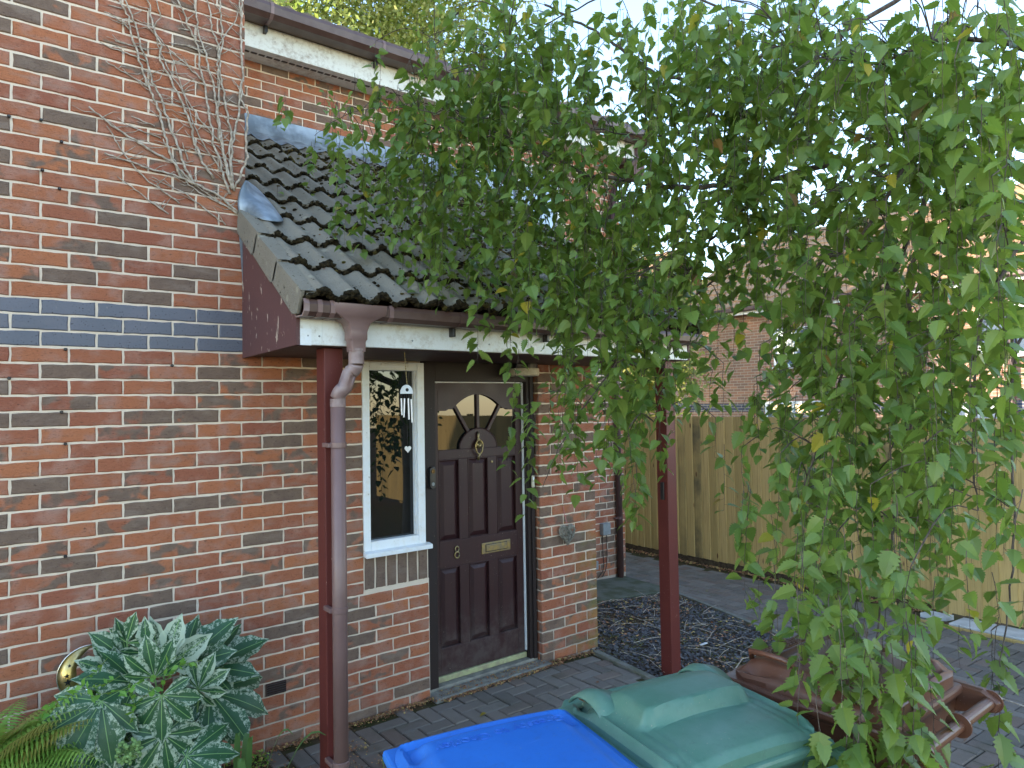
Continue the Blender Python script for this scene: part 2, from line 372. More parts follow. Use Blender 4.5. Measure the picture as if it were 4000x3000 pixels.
# ------------------------------------------------------------------ bricks
HB = 0.1125
SPEC = []                     # (wall part, centre, half length, half height, axis, tone)
def tone():
    r = rnd.random()
    if r < 0.52: return (rnd.random(), 0.0 + rnd.random() * 0.22, 0)
    if r < 0.84: return (rnd.random(), rnd.uniform(0.36, 0.5), 0)
    return (rnd.random(), rnd.uniform(0.58, 0.9), 0)
def course(k):                # mid height of brick course k (course 0 lies just below the blue band)
    return -(k + 0.5) * 0.075
def brick_area(wall, k0, k1, x0, x1, z, holes=(), parity=0, axis='x', origin=0.0, x_end=None):
    """lays stretcher bond between x0 and x1; holes = (xa, xb, ha, hb)"""
    for k in range(k0, k1):
        h = course(k); off = 0 if (k + parity) % 2 == 0 else HB
        n0 = math.floor((x0 - origin - off) / 0.225) - 1
        for n in range(n0, n0 + int((x1 - x0) / 0.225) + 4):
            a, b = origin + off + n * 0.225, origin + off + (n + 1) * 0.225
            segs = [(max(a, x0), min(b, x1))]
            for xa, xb, ha, hb in holes:
                if ha < h < hb:
                    ns = []
                    for p, q in segs:
                        if xb <= p or xa >= q: ns.append((p, q)); continue
                        if xa > p: ns.append((p, xa))
                        if xb < q: ns.append((xb, q))
                    segs = ns
            for p, q in segs:
                if q - p < 0.05:      # no slivers: the brick before it runs on to the edge
                    if SPEC and abs(SPEC[-1][1] + SPEC[-1][4] + .005 - p) < .004 and abs(SPEC[-1][2] - h) < 1e-6:
                        w_, c_, h_, z_, l_, hh_, a_, t_ = SPEC.pop(); e0 = c_ - l_; SPEC.append((w_, (e0 + q) / 2, h_, z_, (q - e0) / 2, hh_, a_, t_))
                    continue
                l = p + (0.005 if p > x0 + 1e-4 and not any(abs(p - hh[1]) < 1e-4 for hh in holes) else 0)
                r = q - (0.005 if q < x1 - 1e-4 and not any(abs(q - hh[0]) < 1e-4 for hh in holes) else 0)
                t = tone()
                if wall == 'front' and -3 <= k < 0: t = (rnd.random(), 0, 1.0)
                if wall == 'rear' and -3 <= k < 0: t = (rnd.random(), 0, 1.0)
                SPEC.append((wall, (l + r) / 2 + rnd.uniform(-.0015, .0015), h, z, (r - l) / 2, 0.0325, axis, t))

def brick_mesh_into(mb, c, hl, hh, axis, tn, seed, depth=0.03):
    """one brick: an uneven outline, an arris ring and a face, 40-50 triangles"""
    q = random.Random(seed); n = 14
    pts = []
    for i in range(5): pts.append((-hl + 2 * hl * i / 5, -hh))
    for i in range(2): pts.append((hl, -hh + 2 * hh * i / 2))
    for i in range(5): pts.append((hl - 2 * hl * i / 5, hh))
    for i in range(2): pts.append((-hl, hh - 2 * hh * i / 2))
    j = 0.0022
    out = [(a + q.uniform(-j, j), b + q.uniform(-j, j)) for a, b in pts]
    inn = [(a * (1 - 0.005 / max(hl, .01)), b * (1 - 0.0045 / hh)) for a, b in out]
    vs = []
    for ring, d in ((out, -depth), (out, -0.0045), (inn, 0.0)):
        for a, b in ring:
            if axis == 'x': vs.append(P(c[0] + a, c[1] + b, c[2] + d))
            else: vs.append(P(c[0] + d * (1 if axis == '+z' else -1), c[1] + b, c[2] + a))
    fs = [tuple(range(2 * n, 3 * n))]
    for r in (0, 1):
        for i in range(n): fs.append((r * n + i, r * n + (i + 1) % n, (r + 1) * n + (i + 1) % n, (r + 1) * n + i))
    if axis == '-z': pass
    mb.add(vs, fs, tn)

# ------------------------------------------------------------------ the house
house = thing('house', 'red brick house with a recessed upper wall, dark front door and blue brick band', 'house', P(2.2, -2.16, -0.8))
WX = 1.041                                            # right edge of the projecting wing
DL, DR = 2.172, 3.105                                 # door opening
PR = 3.664                                            # right edge of the brick pier
WL, WR, WT, WB = 1.722, 2.150, -0.028, -1.172         # narrow window
ZR = -1.69                                            # plane of the recessed main wall
RX = 5.80                                             # right corner of the house
front = MB()
Zm = -0.0055
# mortar bodies (real wall thickness), butted end to end
def mort(name, *boxes):
    b = MB()
    for x in boxes: b.box(*x)
    o = b.obj(name, MT['mortar'], house); return o
wall_f = mort('wall', (-2.2, WX - .003, -2.6, 3.6, -.3, Zm), (WX - .003, WL, -2.6, 0.0, -.25, Zm), (WL, DL, -2.6, -1.40, -.25, Zm),
              (DR + .004, PR - .003, -2.6, 0.02, -.3, Zm), (WL, DR + .004, -.026, .02, -.3, -.076))
wall_p = wall_f
# side wall of the porch room and of the wing
wall_s = mort('wall', (PR - .24, PR - .0055, -2.6, .6, ZR, -.3), (WX - .25, WX - .0055, -0.1, 3.6, ZR - .01, -.3))
wall_r = mort('wall', (WX - .3, 3.79, 0.4, 2.55, ZR - .25, ZR - .0055), (PR + .0, 4.0, -2.8, 1.15, ZR - .25, ZR - .0055), (4.0, 4.9, -2.8, 1.15, ZR - .251, ZR - .0055),
              (4.9, RX - .005, -2.8, 2.55, ZR - .25, ZR - .0055), (3.79, 4.9, 2.2, 2.55, ZR - .25, ZR - .0055),
              (RX - .25, RX - .0055, -2.8, 2.55, -8.5, ZR - .26))
brick_area('front', -26, 0, -0.9, WX, 0, parity=0)
brick_area('front', 0, 29, -.9, DL - .004, 0, holes=((WL - .004, 9, -1.42, .0),), parity=0)
brick_area('front', -1, 29, DR, PR, 0, parity=1, origin=DR)
brick_area('rear', -34, -12, WX + .25, 3.79, ZR, parity=0)
brick_area('rear', -34, 30, 3.79, RX, ZR, holes=((3.785, 4.905, 1.12, 2.2),), parity=0)
# reveal of the pier beside the door, right corner of the wing, house flank
for k in range(-1, 29):
    t = tone()
    SPEC.append(('side', DR, course(k), -0.055 if k % 2 else -.06, 0.05, .0325, '-z', t))
for k in range(-34, 29):
    for j in range(2):
        SPEC.append(('side', RX, course(k), ZR - .115 - j * .225 - (0.05 if k % 2 else 0), 0.107, .0325, '+z', tone()))
# the ones that show largest become bricks of their own
def size_px(s):
    wall, x, h, z, hl, hh, ax, t = s
    if ax == '+z': return 0
    px, py, d = project(x, h, z)
    if d < 0 or not (-40 < px < 4040 and -30 < py < 3030): return 0
    if wall == 'rear' and h < 1.7 and x < 3.8: return 0
    return (hl * hh) / d / d
order = sorted(range(len(SPEC)), key=lambda i: -size_px(SPEC[i]))
single = set(order[:300])
protos = {}
wallof = {'front': wall_f, 'rear': wall_r, 'side': wall_s}
rest = {'front': MB(), 'rear': MB(), 'side': MB()}
for i, s in enumerate(SPEC):
    wall, x, h, z, hl, hh, ax, t = s
    zz = z + rnd.uniform(-.0012, .0014)
    if i in single:
        key = (round(hl, 2), ax, rnd.randrange(4))
        if key not in protos:
            mb = MB(); brick_mesh_into(mb, (0, -GZ, 0), round(hl, 2) if abs(hl - .1075) > .01 else .1075, hh, ax, None, len(protos) * 7 + 3)
            protos[key] = mb.mesh('brick', MT['brick'])
            bm = bmesh.new(); bm.from_mesh(protos[key]); bmesh.ops.recalc_face_normals(bm, faces=bm.faces); bm.to_mesh(protos[key]); bm.free()
        o = bpy.data.objects.new('brick', protos[key]); COL.objects.link(o)
        o.location = P(x, h, zz); o.color = (*t, 1); o.parent = wallof[wall]
        hl0 = round(hl, 2) if abs(hl - .1075) > .01 else .1075
        if ax == 'x': o.scale = (hl / hl0, 1, 1)
        if rnd.random() < .5 and ax == 'x': o.rotation_euler = (0, math.radians(rnd.uniform(-.25, .25)), 0)
    else:
        brick_mesh_into(rest[wall], (x, h, zz) if ax == 'x' else (x, h, z), hl, hh, ax, t, i)
for k_, mb in rest.items(): mb.obj('brickwork', MT['brick'], wallof[k_], kind='stuff')
# dark soldier course under the window
sw = (DL - .006 - WL) / 6
for i in range(6):
    mb = MB(); brick_mesh_into(mb, (0, -GZ, 0), sw / 2 - .006, .105, 'x', (0, 0, 0), 50 + i)
    me = mb.mesh('brick', MT['brick']); o = bpy.data.objects.new('brick', me); COL.objects.link(o); o.parent = wall_f
    o.location = P(WL + sw * (i + .5), -1.293, .001); o.color = (0.1, 1.2, 0, 1)
b = MB(); b.box(WL, DL - .004, -1.40, WB - .0, -.1, Zm - .0006); b.obj('soldier_mortar', MT['mortar'], wall_f)
# airbrick low beside the post
ab = boxo('air_brick', MT['soffit'], house, 1.135, 1.245, course(24) - .032, course(24) + .033, -.02, .003)
for i in range(5): boxo('louvre', MT['black'], ab, 1.14, 1.24, course(24) - .026 + i * .012, course(24) - .021 + i * .012, .003, .008)

# narrow side window
win = boxo('window', MT['glass'], house, WL + .04, WR - .04, WB + .04, WT - .04, -.065, -.05)
def bar(name, m, par, *a, bevel=.004): return boxo(name, m, par, *a, bevel=bevel)
bar('frame', MT['clean_white'], win, WL, WL + .046, WB, WT, -.075, .004)
bar('frame', MT['clean_white'], win, WR - .052, WR, WB, WT, -.075, .004)
bar('frame', MT['clean_white'], win, WL + .046, WR - .052, WT - .052, WT, -.075, .0045)
bar('frame', MT['clean_white'], win, WL + .046, WR - .052, WB, WB + .055, -.075, .0045)
bar('glazing_bead', MT['clean_white'], win, WL + .046, WL + .054, WB + .055, WT - .052, -.05, -.02, bevel=.002)
bar('glazing_bead', MT['clean_white'], win, WR - .06, WR - .052, WB + .055, WT - .052, -.05, -.02, bevel=.002)
bar('trickle_vent', MT['white'], win, WL + .12, WR - .12, WT - .022, WT - .006, .0045, .016, bevel=.003)
sill = MB(); sill.prism([P(WL - .006, WB - .028, .0), P(WL - .006, WB + .002, .0), P(WL - .006, WB - .006, .048), P(WL - .006, WB - .034, .048)], (DL + .008 - WL, 0, 0))
sill.obj('sill', MT['clean_white'], win, bevel=.004)

# door frame and door
ZF = -.045
dfr = MB()
dfr.box(DL - .004, 2.262, -2.13, -.005, -.16, ZF); o_fr = dfr.obj('door_frame', MT['doorframe'], house, bevel=.004)
bar('head', MT['doorframe'], o_fr, 2.262, 3.035, -.142, -.005, -.16, ZF - .002)
bar('jamb', MT['doorframe'], o_fr, 3.035, DR - .003, -2.13, -.005, -.16, ZF - .006)
bar('stop', MT['doorframe'], o_fr, 3.06, 3.09, -2.13, -.05, ZF - .006, ZF + .008, bevel=.003)
bar('draught_strip', MT['clean_white'], o_fr, 3.028, 3.0345, -2.075, -.150, -.112, -.088, bevel=.001)
bar('draught_strip', MT['clean_white'], o_fr, 2.275, 3.028, -.1495, -.143, -.112, -.088, bevel=.001)
ZD = -.104
door = boxo('door', MT['door'], house, 2.264, 3.026, -2.086, -.151, -.15, ZD - .022)
# stiles, rails and the sunburst head are raised over the door core
L_, R_ = 2.264, 3.026
mid = (L_ + R_) / 2
def rail(*a): return bar('rail', MT['door'], door, *a, bevel=.0025)
rail(L_, 2.316, -2.086, -.151, ZD - .022, ZD); rail(2.972, R_, -2.086, -.151, ZD - .022, ZD)
rail(2.316, 2.972, -2.086, -1.915, ZD - .022, ZD - .0005)
rail(2.316, 2.972, -1.385, -1.212, ZD - .022, ZD - .0005)
rail(2.316, 2.972, -.665, -.602, ZD - .022, ZD - .0005)
for x0, x1 in ((2.482, 2.552), (2.724, 2.798)):
    rail(x0, x1, -1.915, -1.385, ZD - .022, ZD - .001); rail(x0, x1, -1.212, -.665, ZD - .022, ZD - .001)
for (h0, h1) in ((-1.915, -1.385), (-1.212, -.665)):
    for x0, x1 in ((2.316, 2.482), (2.552, 2.724), (2.798, 2.972)):
        m_ = MB(); i0, i1 = .010, .042; zb, zt = ZD - .0215, ZD - .005
        lo = [P(x0 + i0, h0 + i0, zb), P(x1 - i0, h0 + i0, zb), P(x1 - i0, h1 - i0, zb), P(x0 + i0, h1 - i0, zb)]
        hi = [P(x0 + i1, h0 + i1, zt), P(x1 - i1, h0 + i1, zt), P(x1 - i1, h1 - i1, zt), P(x0 + i1, h1 - i1, zt)]
        m_.add(lo + hi, [(4, 5, 6, 7)] + [(i, (i + 1) % 4, (i + 1) % 4 + 4, i + 4) for i in range(4)])
        m_.obj('panel', MT['door'], door)
        # moulding round the panel
        for q in ((x0, x0 + .008, h0, h1), (x1 - .008, x1, h0, h1), (x0 + .008, x1 - .008, h0, h0 + .008), (x0 + .008, x1 - .008, h1 - .008, h1)):
            bar('moulding', MT['door'], door, q[0], q[1], q[2], q[3], ZD - .022, ZD + .002, bevel=.002)
# sunburst glazing: glass sheet, head with a shaped cut, half round boss, three muntins
gl = boxo('pane', MT['glass'], door, 2.310, 2.978, -.612, -.2, ZD - .0225, ZD - .018)
def head_curve(x):            # lower edge of the head: cyma at both ends, arch between
    u = abs(x - mid) / .33
    if u < .66: return -.228 - .105 * (u / .66) ** 2.0
    if u < .8: return -.333 + .008 * math.sin((u - .66) / .14 * math.pi) - .006 * (u - .66) / .14
    return -.339
hd = MB(); nx = 40; top = []; bot = []
for i in range(nx + 1):
    x = 2.316 + (2.972 - 2.316) * i / nx
    top.append(P(x, -.151, ZD)); bot.append(P(x, head_curve(x), ZD))
vs = top + bot + [v + Vector((0, .022, 0)) for v in bot]
hd.add(vs, [(i, i + 1, nx + 2 + i, nx + 1 + i) for i in range(nx)] + [(nx + 1 + i, nx + 2 + i, 2 * nx + 3 + i, 2 * nx + 2 + i) for i in range(nx)])
hd.obj('head_panel', MT['door'], door)
bo = MB(); arc = [P(mid + .155 * math.cos(a), -.602 + .135 * math.sin(a), ZD) for a in [math.pi * i / 20 for i in range(21)]]
bo.prism(arc, (0, .022, 0)); bo.obj('boss', MT['door'], door, bevel=.002)
for i in range(1):
    ring = MB(); ring.tube([P(mid + .158 * math.cos(a), -.602 + .138 * math.sin(a), ZD) for a in [math.pi * i / 20 for i in range(21)]], .0035, 6); ring.obj('moulding', MT['brass'] if 0 else MT['door'], door)
for a, r1 in ((math.radians(90), .375), (math.radians(57), .355), (math.radians(123), .355)):
    ca, sa = math.cos(a), math.sin(a); wv = .0125
    p0 = (mid + .13 * ca, -.602 + .12 * sa); p1 = (mid + r1 * ca, -.602 + (.375 if ca == 0 else r1) * sa)
    px_, py_ = -sa * wv, ca * wv
    mm = MB(); mm.prism([P(p0[0] - px_, p0[1] - py_, ZD - .002), P(p1[0] - px_, p1[1] - py_, ZD - .002), P(p1[0] + px_, p1[1] + py_, ZD - .002), P(p0[0] + px_, p0[1] + py_, ZD - .002)], (0, .018, 0))
    mm.obj('muntin', MT['door'], door, bevel=.003)
# knocker, letterbox, number, peephole
kn = MB(); cx, hk = 2.634, -.583
kn.lathe(P(cx, hk + .005, ZD), [(.0, -.035), (.019, -.032), (.026, -.014), (.022, .0)], 16, 'y')
kn.tube([P(cx, hk + .095, ZD + .008), P(cx, hk + .07, ZD + .014), P(cx, hk + .05, ZD + .01), P(cx, hk + .035, ZD + .016)], [.006, .01, .007, .016], 8)
kn.tube([P(cx + .03 * math.sin(a) * (1 + .15 * math.cos(a)), hk - .012 + .048 * math.cos(a), ZD + .022) for a in [math.pi * 2 * i / 20 for i in range(21)]], .006, 8)
kn.tube([P(cx, hk - .06, ZD + .022), P(cx, hk - .08, ZD + .014), P(cx, hk - .1, ZD + .008)], [.009, .006, .009], 8)
kn.obj('knocker', MT['brass'], door, smooth=True)
lb = boxo('letterbox', MT['brass'], door, 2.655, 2.905, -1.338, -1.262, ZD, ZD + .006, bevel=.004)
bar('flap', MT['brass'], lb, 2.69, 2.87, -1.322, -1.278, ZD + .006, ZD + .011, bevel=.003)
bar('flap_shadow_gap', MT['black'], lb, 2.685, 2.875, -1.3265, -1.2735, ZD + .0055, ZD + .0065, bevel=0)
num = MB()
for cy, rx, ry in ((-1.272, .0145, .0185), (-1.311, .018, .021)):
    num.tube([P(2.45 + rx * math.cos(a), cy + ry * math.sin(a), ZD + .004) for a in [2 * math.pi * i / 20 for i in range(21)]], .0052, 8)
tag(num.obj('door_number', MT['brass'], door, smooth=True), 'pale metal number 8 on the dark door')
ph = MB(); ph.lathe(P(2.755, -.703, ZD), [(.008, 0), (.008, -.004), (.004, -.005)], 12, 'y'); ph.obj('peephole', MT['brass'], door)
# threshold
th = boxo('threshold', MT['brassstrip'], house, 2.262, 3.035, -2.125, -2.088, -.16, ZD + .012, bevel=.004)
st = MB(); st.box(DL + .0, 3.10, -2.5, -2.128, -.16, -.045); st.box(2.17, 3.13, -2.5, -2.145, -.045, .075)
st.obj('doorstep', MT['step'], house, bevel=.008)

# things fixed near the door
db = thing('doorbell', 'black camera doorbell with dirty surround on the left door frame', 'doorbell', P(2.222, -.77, ZF))
b = MB(); b.prism([P(2.222 + .022 * math.cos(a) , -.77 + .05 * (1 if math.sin(a) > 0 else -1) + .022 * math.sin(a), ZF) for a in [2 * math.pi * i / 24 + .01 for i in range(24)]], (0, -.026, 0))
b.obj('case', MT['black'], db, bevel=.003)
b = MB(); b.lathe(P(2.222, -.728, ZF + .026), [(.013, 0), (.013, -.004), (.008, -.004), (.006, -.001)], 16, 'y'); b.obj('lens', MT['glass'], db)
b = MB(); b.lathe(P(2.222, -.81, ZF + .026), [(.012, 0), (.011, -.002)], 16, 'y'); b.obj('button', MT['grey_plastic'], db)
b = boxo('bell_push', MT['cream'], None, 3.055, 3.078, -.905, -.82, ZF + .008, ZF + .022, bevel=.004)
tag(b, 'small cream plastic bell push on the right door jamb', 'bell push')
b2 = boxo('button', MT['clean_white'], b, 3.060, 3.073, -.85, -.83, ZF + .022, ZF + .026, bevel=.002)
lampc = P(2.93, -.022, .06)
bl = thing('bulkhead_light', 'round dusty white bulkhead light under the soffit above the door', 'light', lampc)
b = MB(); b.lathe(lampc, [(.095, .0), (.095, -.03), (.09, -.031)], 32); b.obj('base', MT['black'], bl)
b = MB(); b.lathe(lampc + Vector((0, 0, -.031)), [(.104, 0), (.106, -.006), (.106, -.045), (.098, -.054), (.0, -.056)], 36); b.obj('diffuser', MT['cream'], bl, smooth=False, bevel=.002)

# ------------------------------------------------------------------ canopy over the porch
can = thing('porch_canopy', 'lean-to porch canopy with mossy grey tiled roof, white fascia and maroon posts', 'canopy', P(2.4, -2.16, .7))
XE = 3.815
bar('soffit', MT['soffit'], can, WX, XE, -.018, -.004, .002, .765, bevel=0)
fa = boxo('fascia', MT['white'], can, WX - .004, XE, -.014, .16, .766, .786, bevel=.004)
for x in (1.075, 1.13, 1.62, 2.1, 2.4, 2.9, 3.3):
    b = MB(); b.lathe(P(x, .028, .786), [(.005, 0), (.004, -.003), (.0, -.0035)], 8, 'y'); b.obj('fixing', MT['grey_plastic'], fa)
bar('joint_cover', MT['white'], fa, 1.138, 1.142, -.012, .15, .786, .7885, bevel=.001)
def end_board(x, name):
    e = MB(); e.prism([P(x, -.028, .002), P(x, -.016, .79), P(x, .135, .79), P(x, .66, .045), P(x, .70, .002)], (.018, 0, 0)); return e.obj(name, MT['board'], can)
end_board(WX - .022, 'end_board'); end_board(XE + .001, 'end_board')
b = MB(); b.box(WX - .006, WX + .05, -.016, .06, .7865, .7885); b.obj('corner_trim', MT['clean_white'], can)
# posts
for px_, nm in ((1.18, 'post'), (3.652, 'post')):
    po = boxo(nm, MT['post'], can, px_, px_ + .095, gh(px_) - .02, -.0185, .625, .72, bevel=.004)
bk = MB(); bk.box(3.64, 3.652, -.98, -.86, .66, .69); bk.obj('gate_catch', MT['black'], can, bevel=.003)
# roof: tiles laid in courses
SL = math.atan2(1.86 - .205, .86 - ZR)
usl = Vector((0, math.cos(SL), math.sin(SL))); nsl = Vector((0, -math.sin(SL), math.cos(SL)))
E0 = P(0, .175, .885)
TW, NR = .1478, 19
def prof(x, hf=.034):         # roll profile of a concrete tile
    ph = (x / TW) % 1.0
    return hf * (0.5 + 0.5 * math.cos(2 * math.pi * ph)) ** 1.2
roof = MB(); roof.prism([E0 + Vector((WX, 0, 0)) - nsl * .03, E0 + Vector((XE, 0, 0)) - nsl * .03, E0 + Vector((XE, 0, 0)) - nsl * .03 + usl * 3.12, E0 + Vector((WX, 0, 0)) - nsl * .03 + usl * 3.12], nsl * -.03)
roof_o = roof.obj('roof', MT['soffit'], can)
LEN, EXP = .415, .3405
def tile_mesh(nroll, seed):
    q = random.Random(seed); nx = 10 * nroll; mb = MB(); vs = []; rows = (0.0, .14, LEN)
    wdt = TW * nroll
    for r in rows:
        for i in range(nx + 1):
            x = wdt * i / nx
            z = prof(x - TW * .5) + .030 * (1 - r / LEN) + q.uniform(-.0012, .0012)
            vs.append(Vector((x * .997, 0, 0)) + usl * (r + (q.uniform(-.004, .004) if r == 0 else 0)) + nsl * z)
    for i in range(nx + 1):
        x = wdt * i / nx
        vs.append(Vector((x * .997, 0, 0)) + nsl * (prof(x - TW * .5) + .030 - .017))
    n = nx + 1; fs = []
    for r in range(2):
        for i in range(nx): fs.append((r * n + i, r * n + i + 1, (r + 1) * n + i + 1, (r + 1) * n + i))
    for i in range(nx): fs.append((3 * n + i, 3 * n + i + 1, i + 1, i))
    mb.add(vs, fs); return mb.mesh('tile', MT['tile'])
tms = [tile_mesh(2, s) for s in range(5)]; thalf = tile_mesh(1, 9)
for c in range(9):
    sh = (c % 2)
    x = WX - .018; first = sh
    k = 0
    while k < NR:
        n = 1 if (k == 0 and sh) or k == NR - 1 else 2
        me = thalf if n == 1 else rnd.choice(tms)
        o = bpy.data.objects.new('tile', me); COL.objects.link(o); o.parent = roof_o
        o.location = E0 + Vector((x + k * TW, 0, 0)) + usl * (c * EXP + rnd.uniform(-.006, .006)) + nsl * rnd.uniform(-.001, .003)
        o.rotation_euler = (0, 0, math.radians(rnd.uniform(-.25, .25)))
        k += n
# cloaked verge tiles at the left end
for c in range(3):
    p0 = E0 + usl * (c * EXP - .004) + Vector((WX - .045, 0, 0))
    a = [p0 + nsl * .048, p0 + usl * (EXP + .03) + nsl * .034, p0 + usl * (EXP + .03) - nsl * .085, p0 + usl * .05 - nsl * .095, p0 - nsl * .07]
    v = MB(); v.prism(a, (.02, 0, 0)); v.add([p0 + nsl * .048, p0 + Vector((.075, 0, 0)) + nsl * .05, p0 + Vector((.075, 0, 0)) + usl * (EXP + .03) + nsl * .037, p0 + usl * (EXP + .03) + nsl * .0345], [(0, 1, 2, 3)])
    v.obj('verge_tile', MT['tile'], roof_o, bevel=.006)
    o_ = MB(); p1 = p0 + Vector((XE - WX + .075, 0, 0)); o_.prism([q_ + Vector((XE - WX + .06, 0, 0)) for q_ in a], (.02, 0, 0)); o_.obj('verge_tile', MT['tile'], roof_o, bevel=.006)
# round soil pipe cap near the top of the roof
b = MB(); vc = at(1350, 640, 2, ZR + .2); b.tube([P(*vc) + Vector((0, -.03, -.02)), P(*vc) + Vector((0, .06, .0))], .062, 20); b.obj('vent_cap', MT['tile'], roof_o)
# moss lumps packed along the tile edges and scattered to the right
ms = MB(); mg = MB(); q = random.Random(3)
for c in range(9):
    for i in range(int(NR * 24)):
        x = i / 24 * TW + q.uniform(-.004, .004)
        gm = min(1, max(0, (x - .35) / 1.6))
        hump = (0.5 + 0.5 * math.cos(2 * math.pi * ((x / TW - .5) % 1)))
        if q.random() < .25 - .2 * hump: continue
        r = q.uniform(.009, .016) * (1 + .35 * hump) * (1.15 if c == 0 else 1)
        p = E0 + Vector((WX - .018 + x, 0, 0)) + usl * (c * EXP - .004 + q.uniform(-.008, .01)) + nsl * (prof(x - TW * .5) + .02 + q.uniform(-.012, .006))
        (mg if q.random() < gm * .45 else ms).blob(p, r, q.randrange(9999), .8)
for i in range(9000):
    x = q.uniform(.1, 2.78) ; s_ = q.uniform(0, 3.0)
    d = min(1, max(0, (x - .5) / 1.7))
    nz = noise.noise(Vector((x * 2.2, s_ * 2.2, 0))) * .5 + .5
    if q.random() > d * (nz * 2.0 - .2) + .02: continue
    fr = (s_ % EXP)
    p = E0 + Vector((WX + x, 0, 0)) + usl * s_ + nsl * (prof(x + .018 - TW * .5) + .03 * (1 - fr / LEN) + .003)
    (mg if q.random() < .7 else ms).blob(p, q.uniform(.006, .017), q.randrange(9999), .6)
ms.obj('moss', MT['moss'], roof_o, kind='stuff', recalc=False); mg.obj('moss', MT['greenmoss'], roof_o, kind='stuff', recalc=False)
# lead
fl = MB(); n = 60; vs = []
for i in range(n + 1):
    x = WX - .01 + (XE - WX) * i / n; w_ = prof(x - (WX - .018) - TW * .5)
    base = E0 + Vector((x, 0, 0))
    vs += [P(x, 2.03, ZR + .006), P(x, 1.90, ZR + .012), base + usl * 2.94 + nsl * (w_ + .03), base + usl * (2.86 + .01 * math.sin(x * 9)) + nsl * (w_ + .034)]
fl.add(vs, [(4 * i + j, 4 * i + 4 + j, 4 * i + 5 + j, 4 * i + 1 + j) for i in range(n) for j in range(3)])
fl.obj('lead_flashing', MT['lead'], can, smooth=True)
def roof_at(px, py, lift=.04):   # the point of the tiled slope seen at a pixel of the photograph
    d = M3 @ ray(px, py); o_ = P(*CAMP); return o_ + d * ((E0 + nsl * lift - o_).dot(nsl) / d.dot(nsl))
def wall_at(px, py, z=.012): return P(*at(px, py, 2, z))
rowsS = [[wall_at(958, 705), wall_at(964, 704, .02), roof_at(975, 712, .07), roof_at(1000, 728, .06)],
         [wall_at(932, 745), wall_at(962, 745, .045), roof_at(1000, 750, .095), roof_at(1045, 775, .07)],
         [wall_at(926, 800), wall_at(963, 800, .05), roof_at(1010, 800, .10), roof_at(1075, 815, .06)],
         [wall_at(934, 840), wall_at(968, 840, .05), roof_at(1030, 845, .085), roof_at(1108, 858, .05)],
         [wall_at(946, 862), wall_at(980, 842, .05), roof_at(1035, 862, .075), roof_at(1108, 868, .035)]]
sd_ = MB(); sd_.add([p for r in rowsS for p in r], [(4 * i + j, 4 * i + j + 1, 4 * i + 5 + j, 4 * i + 4 + j) for i in range(4) for j in range(3)])
so = sd_.obj('lead_saddle', MT['lead'], can, smooth=True); so.modifiers.new('s', 'SUBSURF').render_levels = 2; so.modifiers.new('t', 'SOLIDIFY').thickness = .004
b = MB(); b.prism([P(WX - .045, .74, .008), P(WX + .0, .70, .008), P(WX + .0, .34, .008), P(WX - .02, .36, .008)], (0, -.006, 0)); b.obj('lead_soaker', MT['lead'], can)

# ------------------------------------------------------------------ gutters and pipes
def gutter_profile(zc, h):    # square-line gutter: bevelled front
    return [(zc - .05, h + .062), (zc - .05, h + .004), (zc - .035, h - .006), (zc + .035, h - .006), (zc + .058, h + .012), (zc + .062, h + .045), (zc + .052, h + .066),
            (zc + .047, h + .064), (zc + .055, h + .043), (zc + .05, h + .017), (zc + .033, h + .0), (zc - .033, h + .0), (zc - .045, h + .008), (zc - .045, h + .062)]
def gutter(name, m, par, x0, x1, zc, h, scale=1.0, fall=0.0):
    mb = MB(); pr = gutter_profile(0, 0); a = [P(x0, h + hh * scale, zc + zz * scale) for zz, hh in pr]; d = Vector((x1 - x0, 0, fall))
    mb.prism(a, d); return mb.obj(name, m, par)
gt = thing('rain_gutter', 'brown plastic rain gutter along the porch eave with a hopper outlet', 'gutter', P(1.3, .1, .85))
ZG = .845
gutter('trough', MT['gutter'], gt, 1.03, XE + .02, ZG, .112, fall=-.02)
gutter('end_cap', MT['pipe_pale'], gt, 1.012, 1.036, ZG, .111, 1.06)
for x in (1.075, 1.135, 1.43, 1.835, 2.48, 3.15, 3.7): gutter('clip', MT['gutter'] if x > 1.5 else MT['pipe'], gt, x, x + .022, ZG, .110 - .007 * (x - 1), 1.07)
for x in (1.835, 2.48, 3.15):
    b = MB(); b.box(x + .002, x + .02, .055, .108, .787, .83); b.obj('bracket', MT['black'], gt, bevel=.004)
ou = MB()                     # hopper: flares from the trough down to a square neck
secs = [(.172, .135, .124), (.13, .13, .122), (.112, .095, .105), (.088, .056, .085), (.055, .045, .074), (.045, .043, .072), (.012, .043, .072), (.006, .036, .066), (-.045, .034, .064)]
vs = []
for h, hw, dz in secs:
    for sx, sz in ((-1, -1), (1, -1), (1, 1), (-1, 1)): vs.append(P(1.283 + sx * hw, h, ZG + .004 + sz * dz / 2))
ou.add(vs, [(4 * i + j, 4 * i + (j + 1) % 4, 4 * i + 4 + (j + 1) % 4, 4 * i + 4 + j) for i in range(len(secs) - 1) for j in range(4)])
oo = ou.obj('hopper', MT['pipe'], gt, bevel=.005); oo.data.polygons.foreach_set('use_smooth', [True] * len(oo.data.polygons))

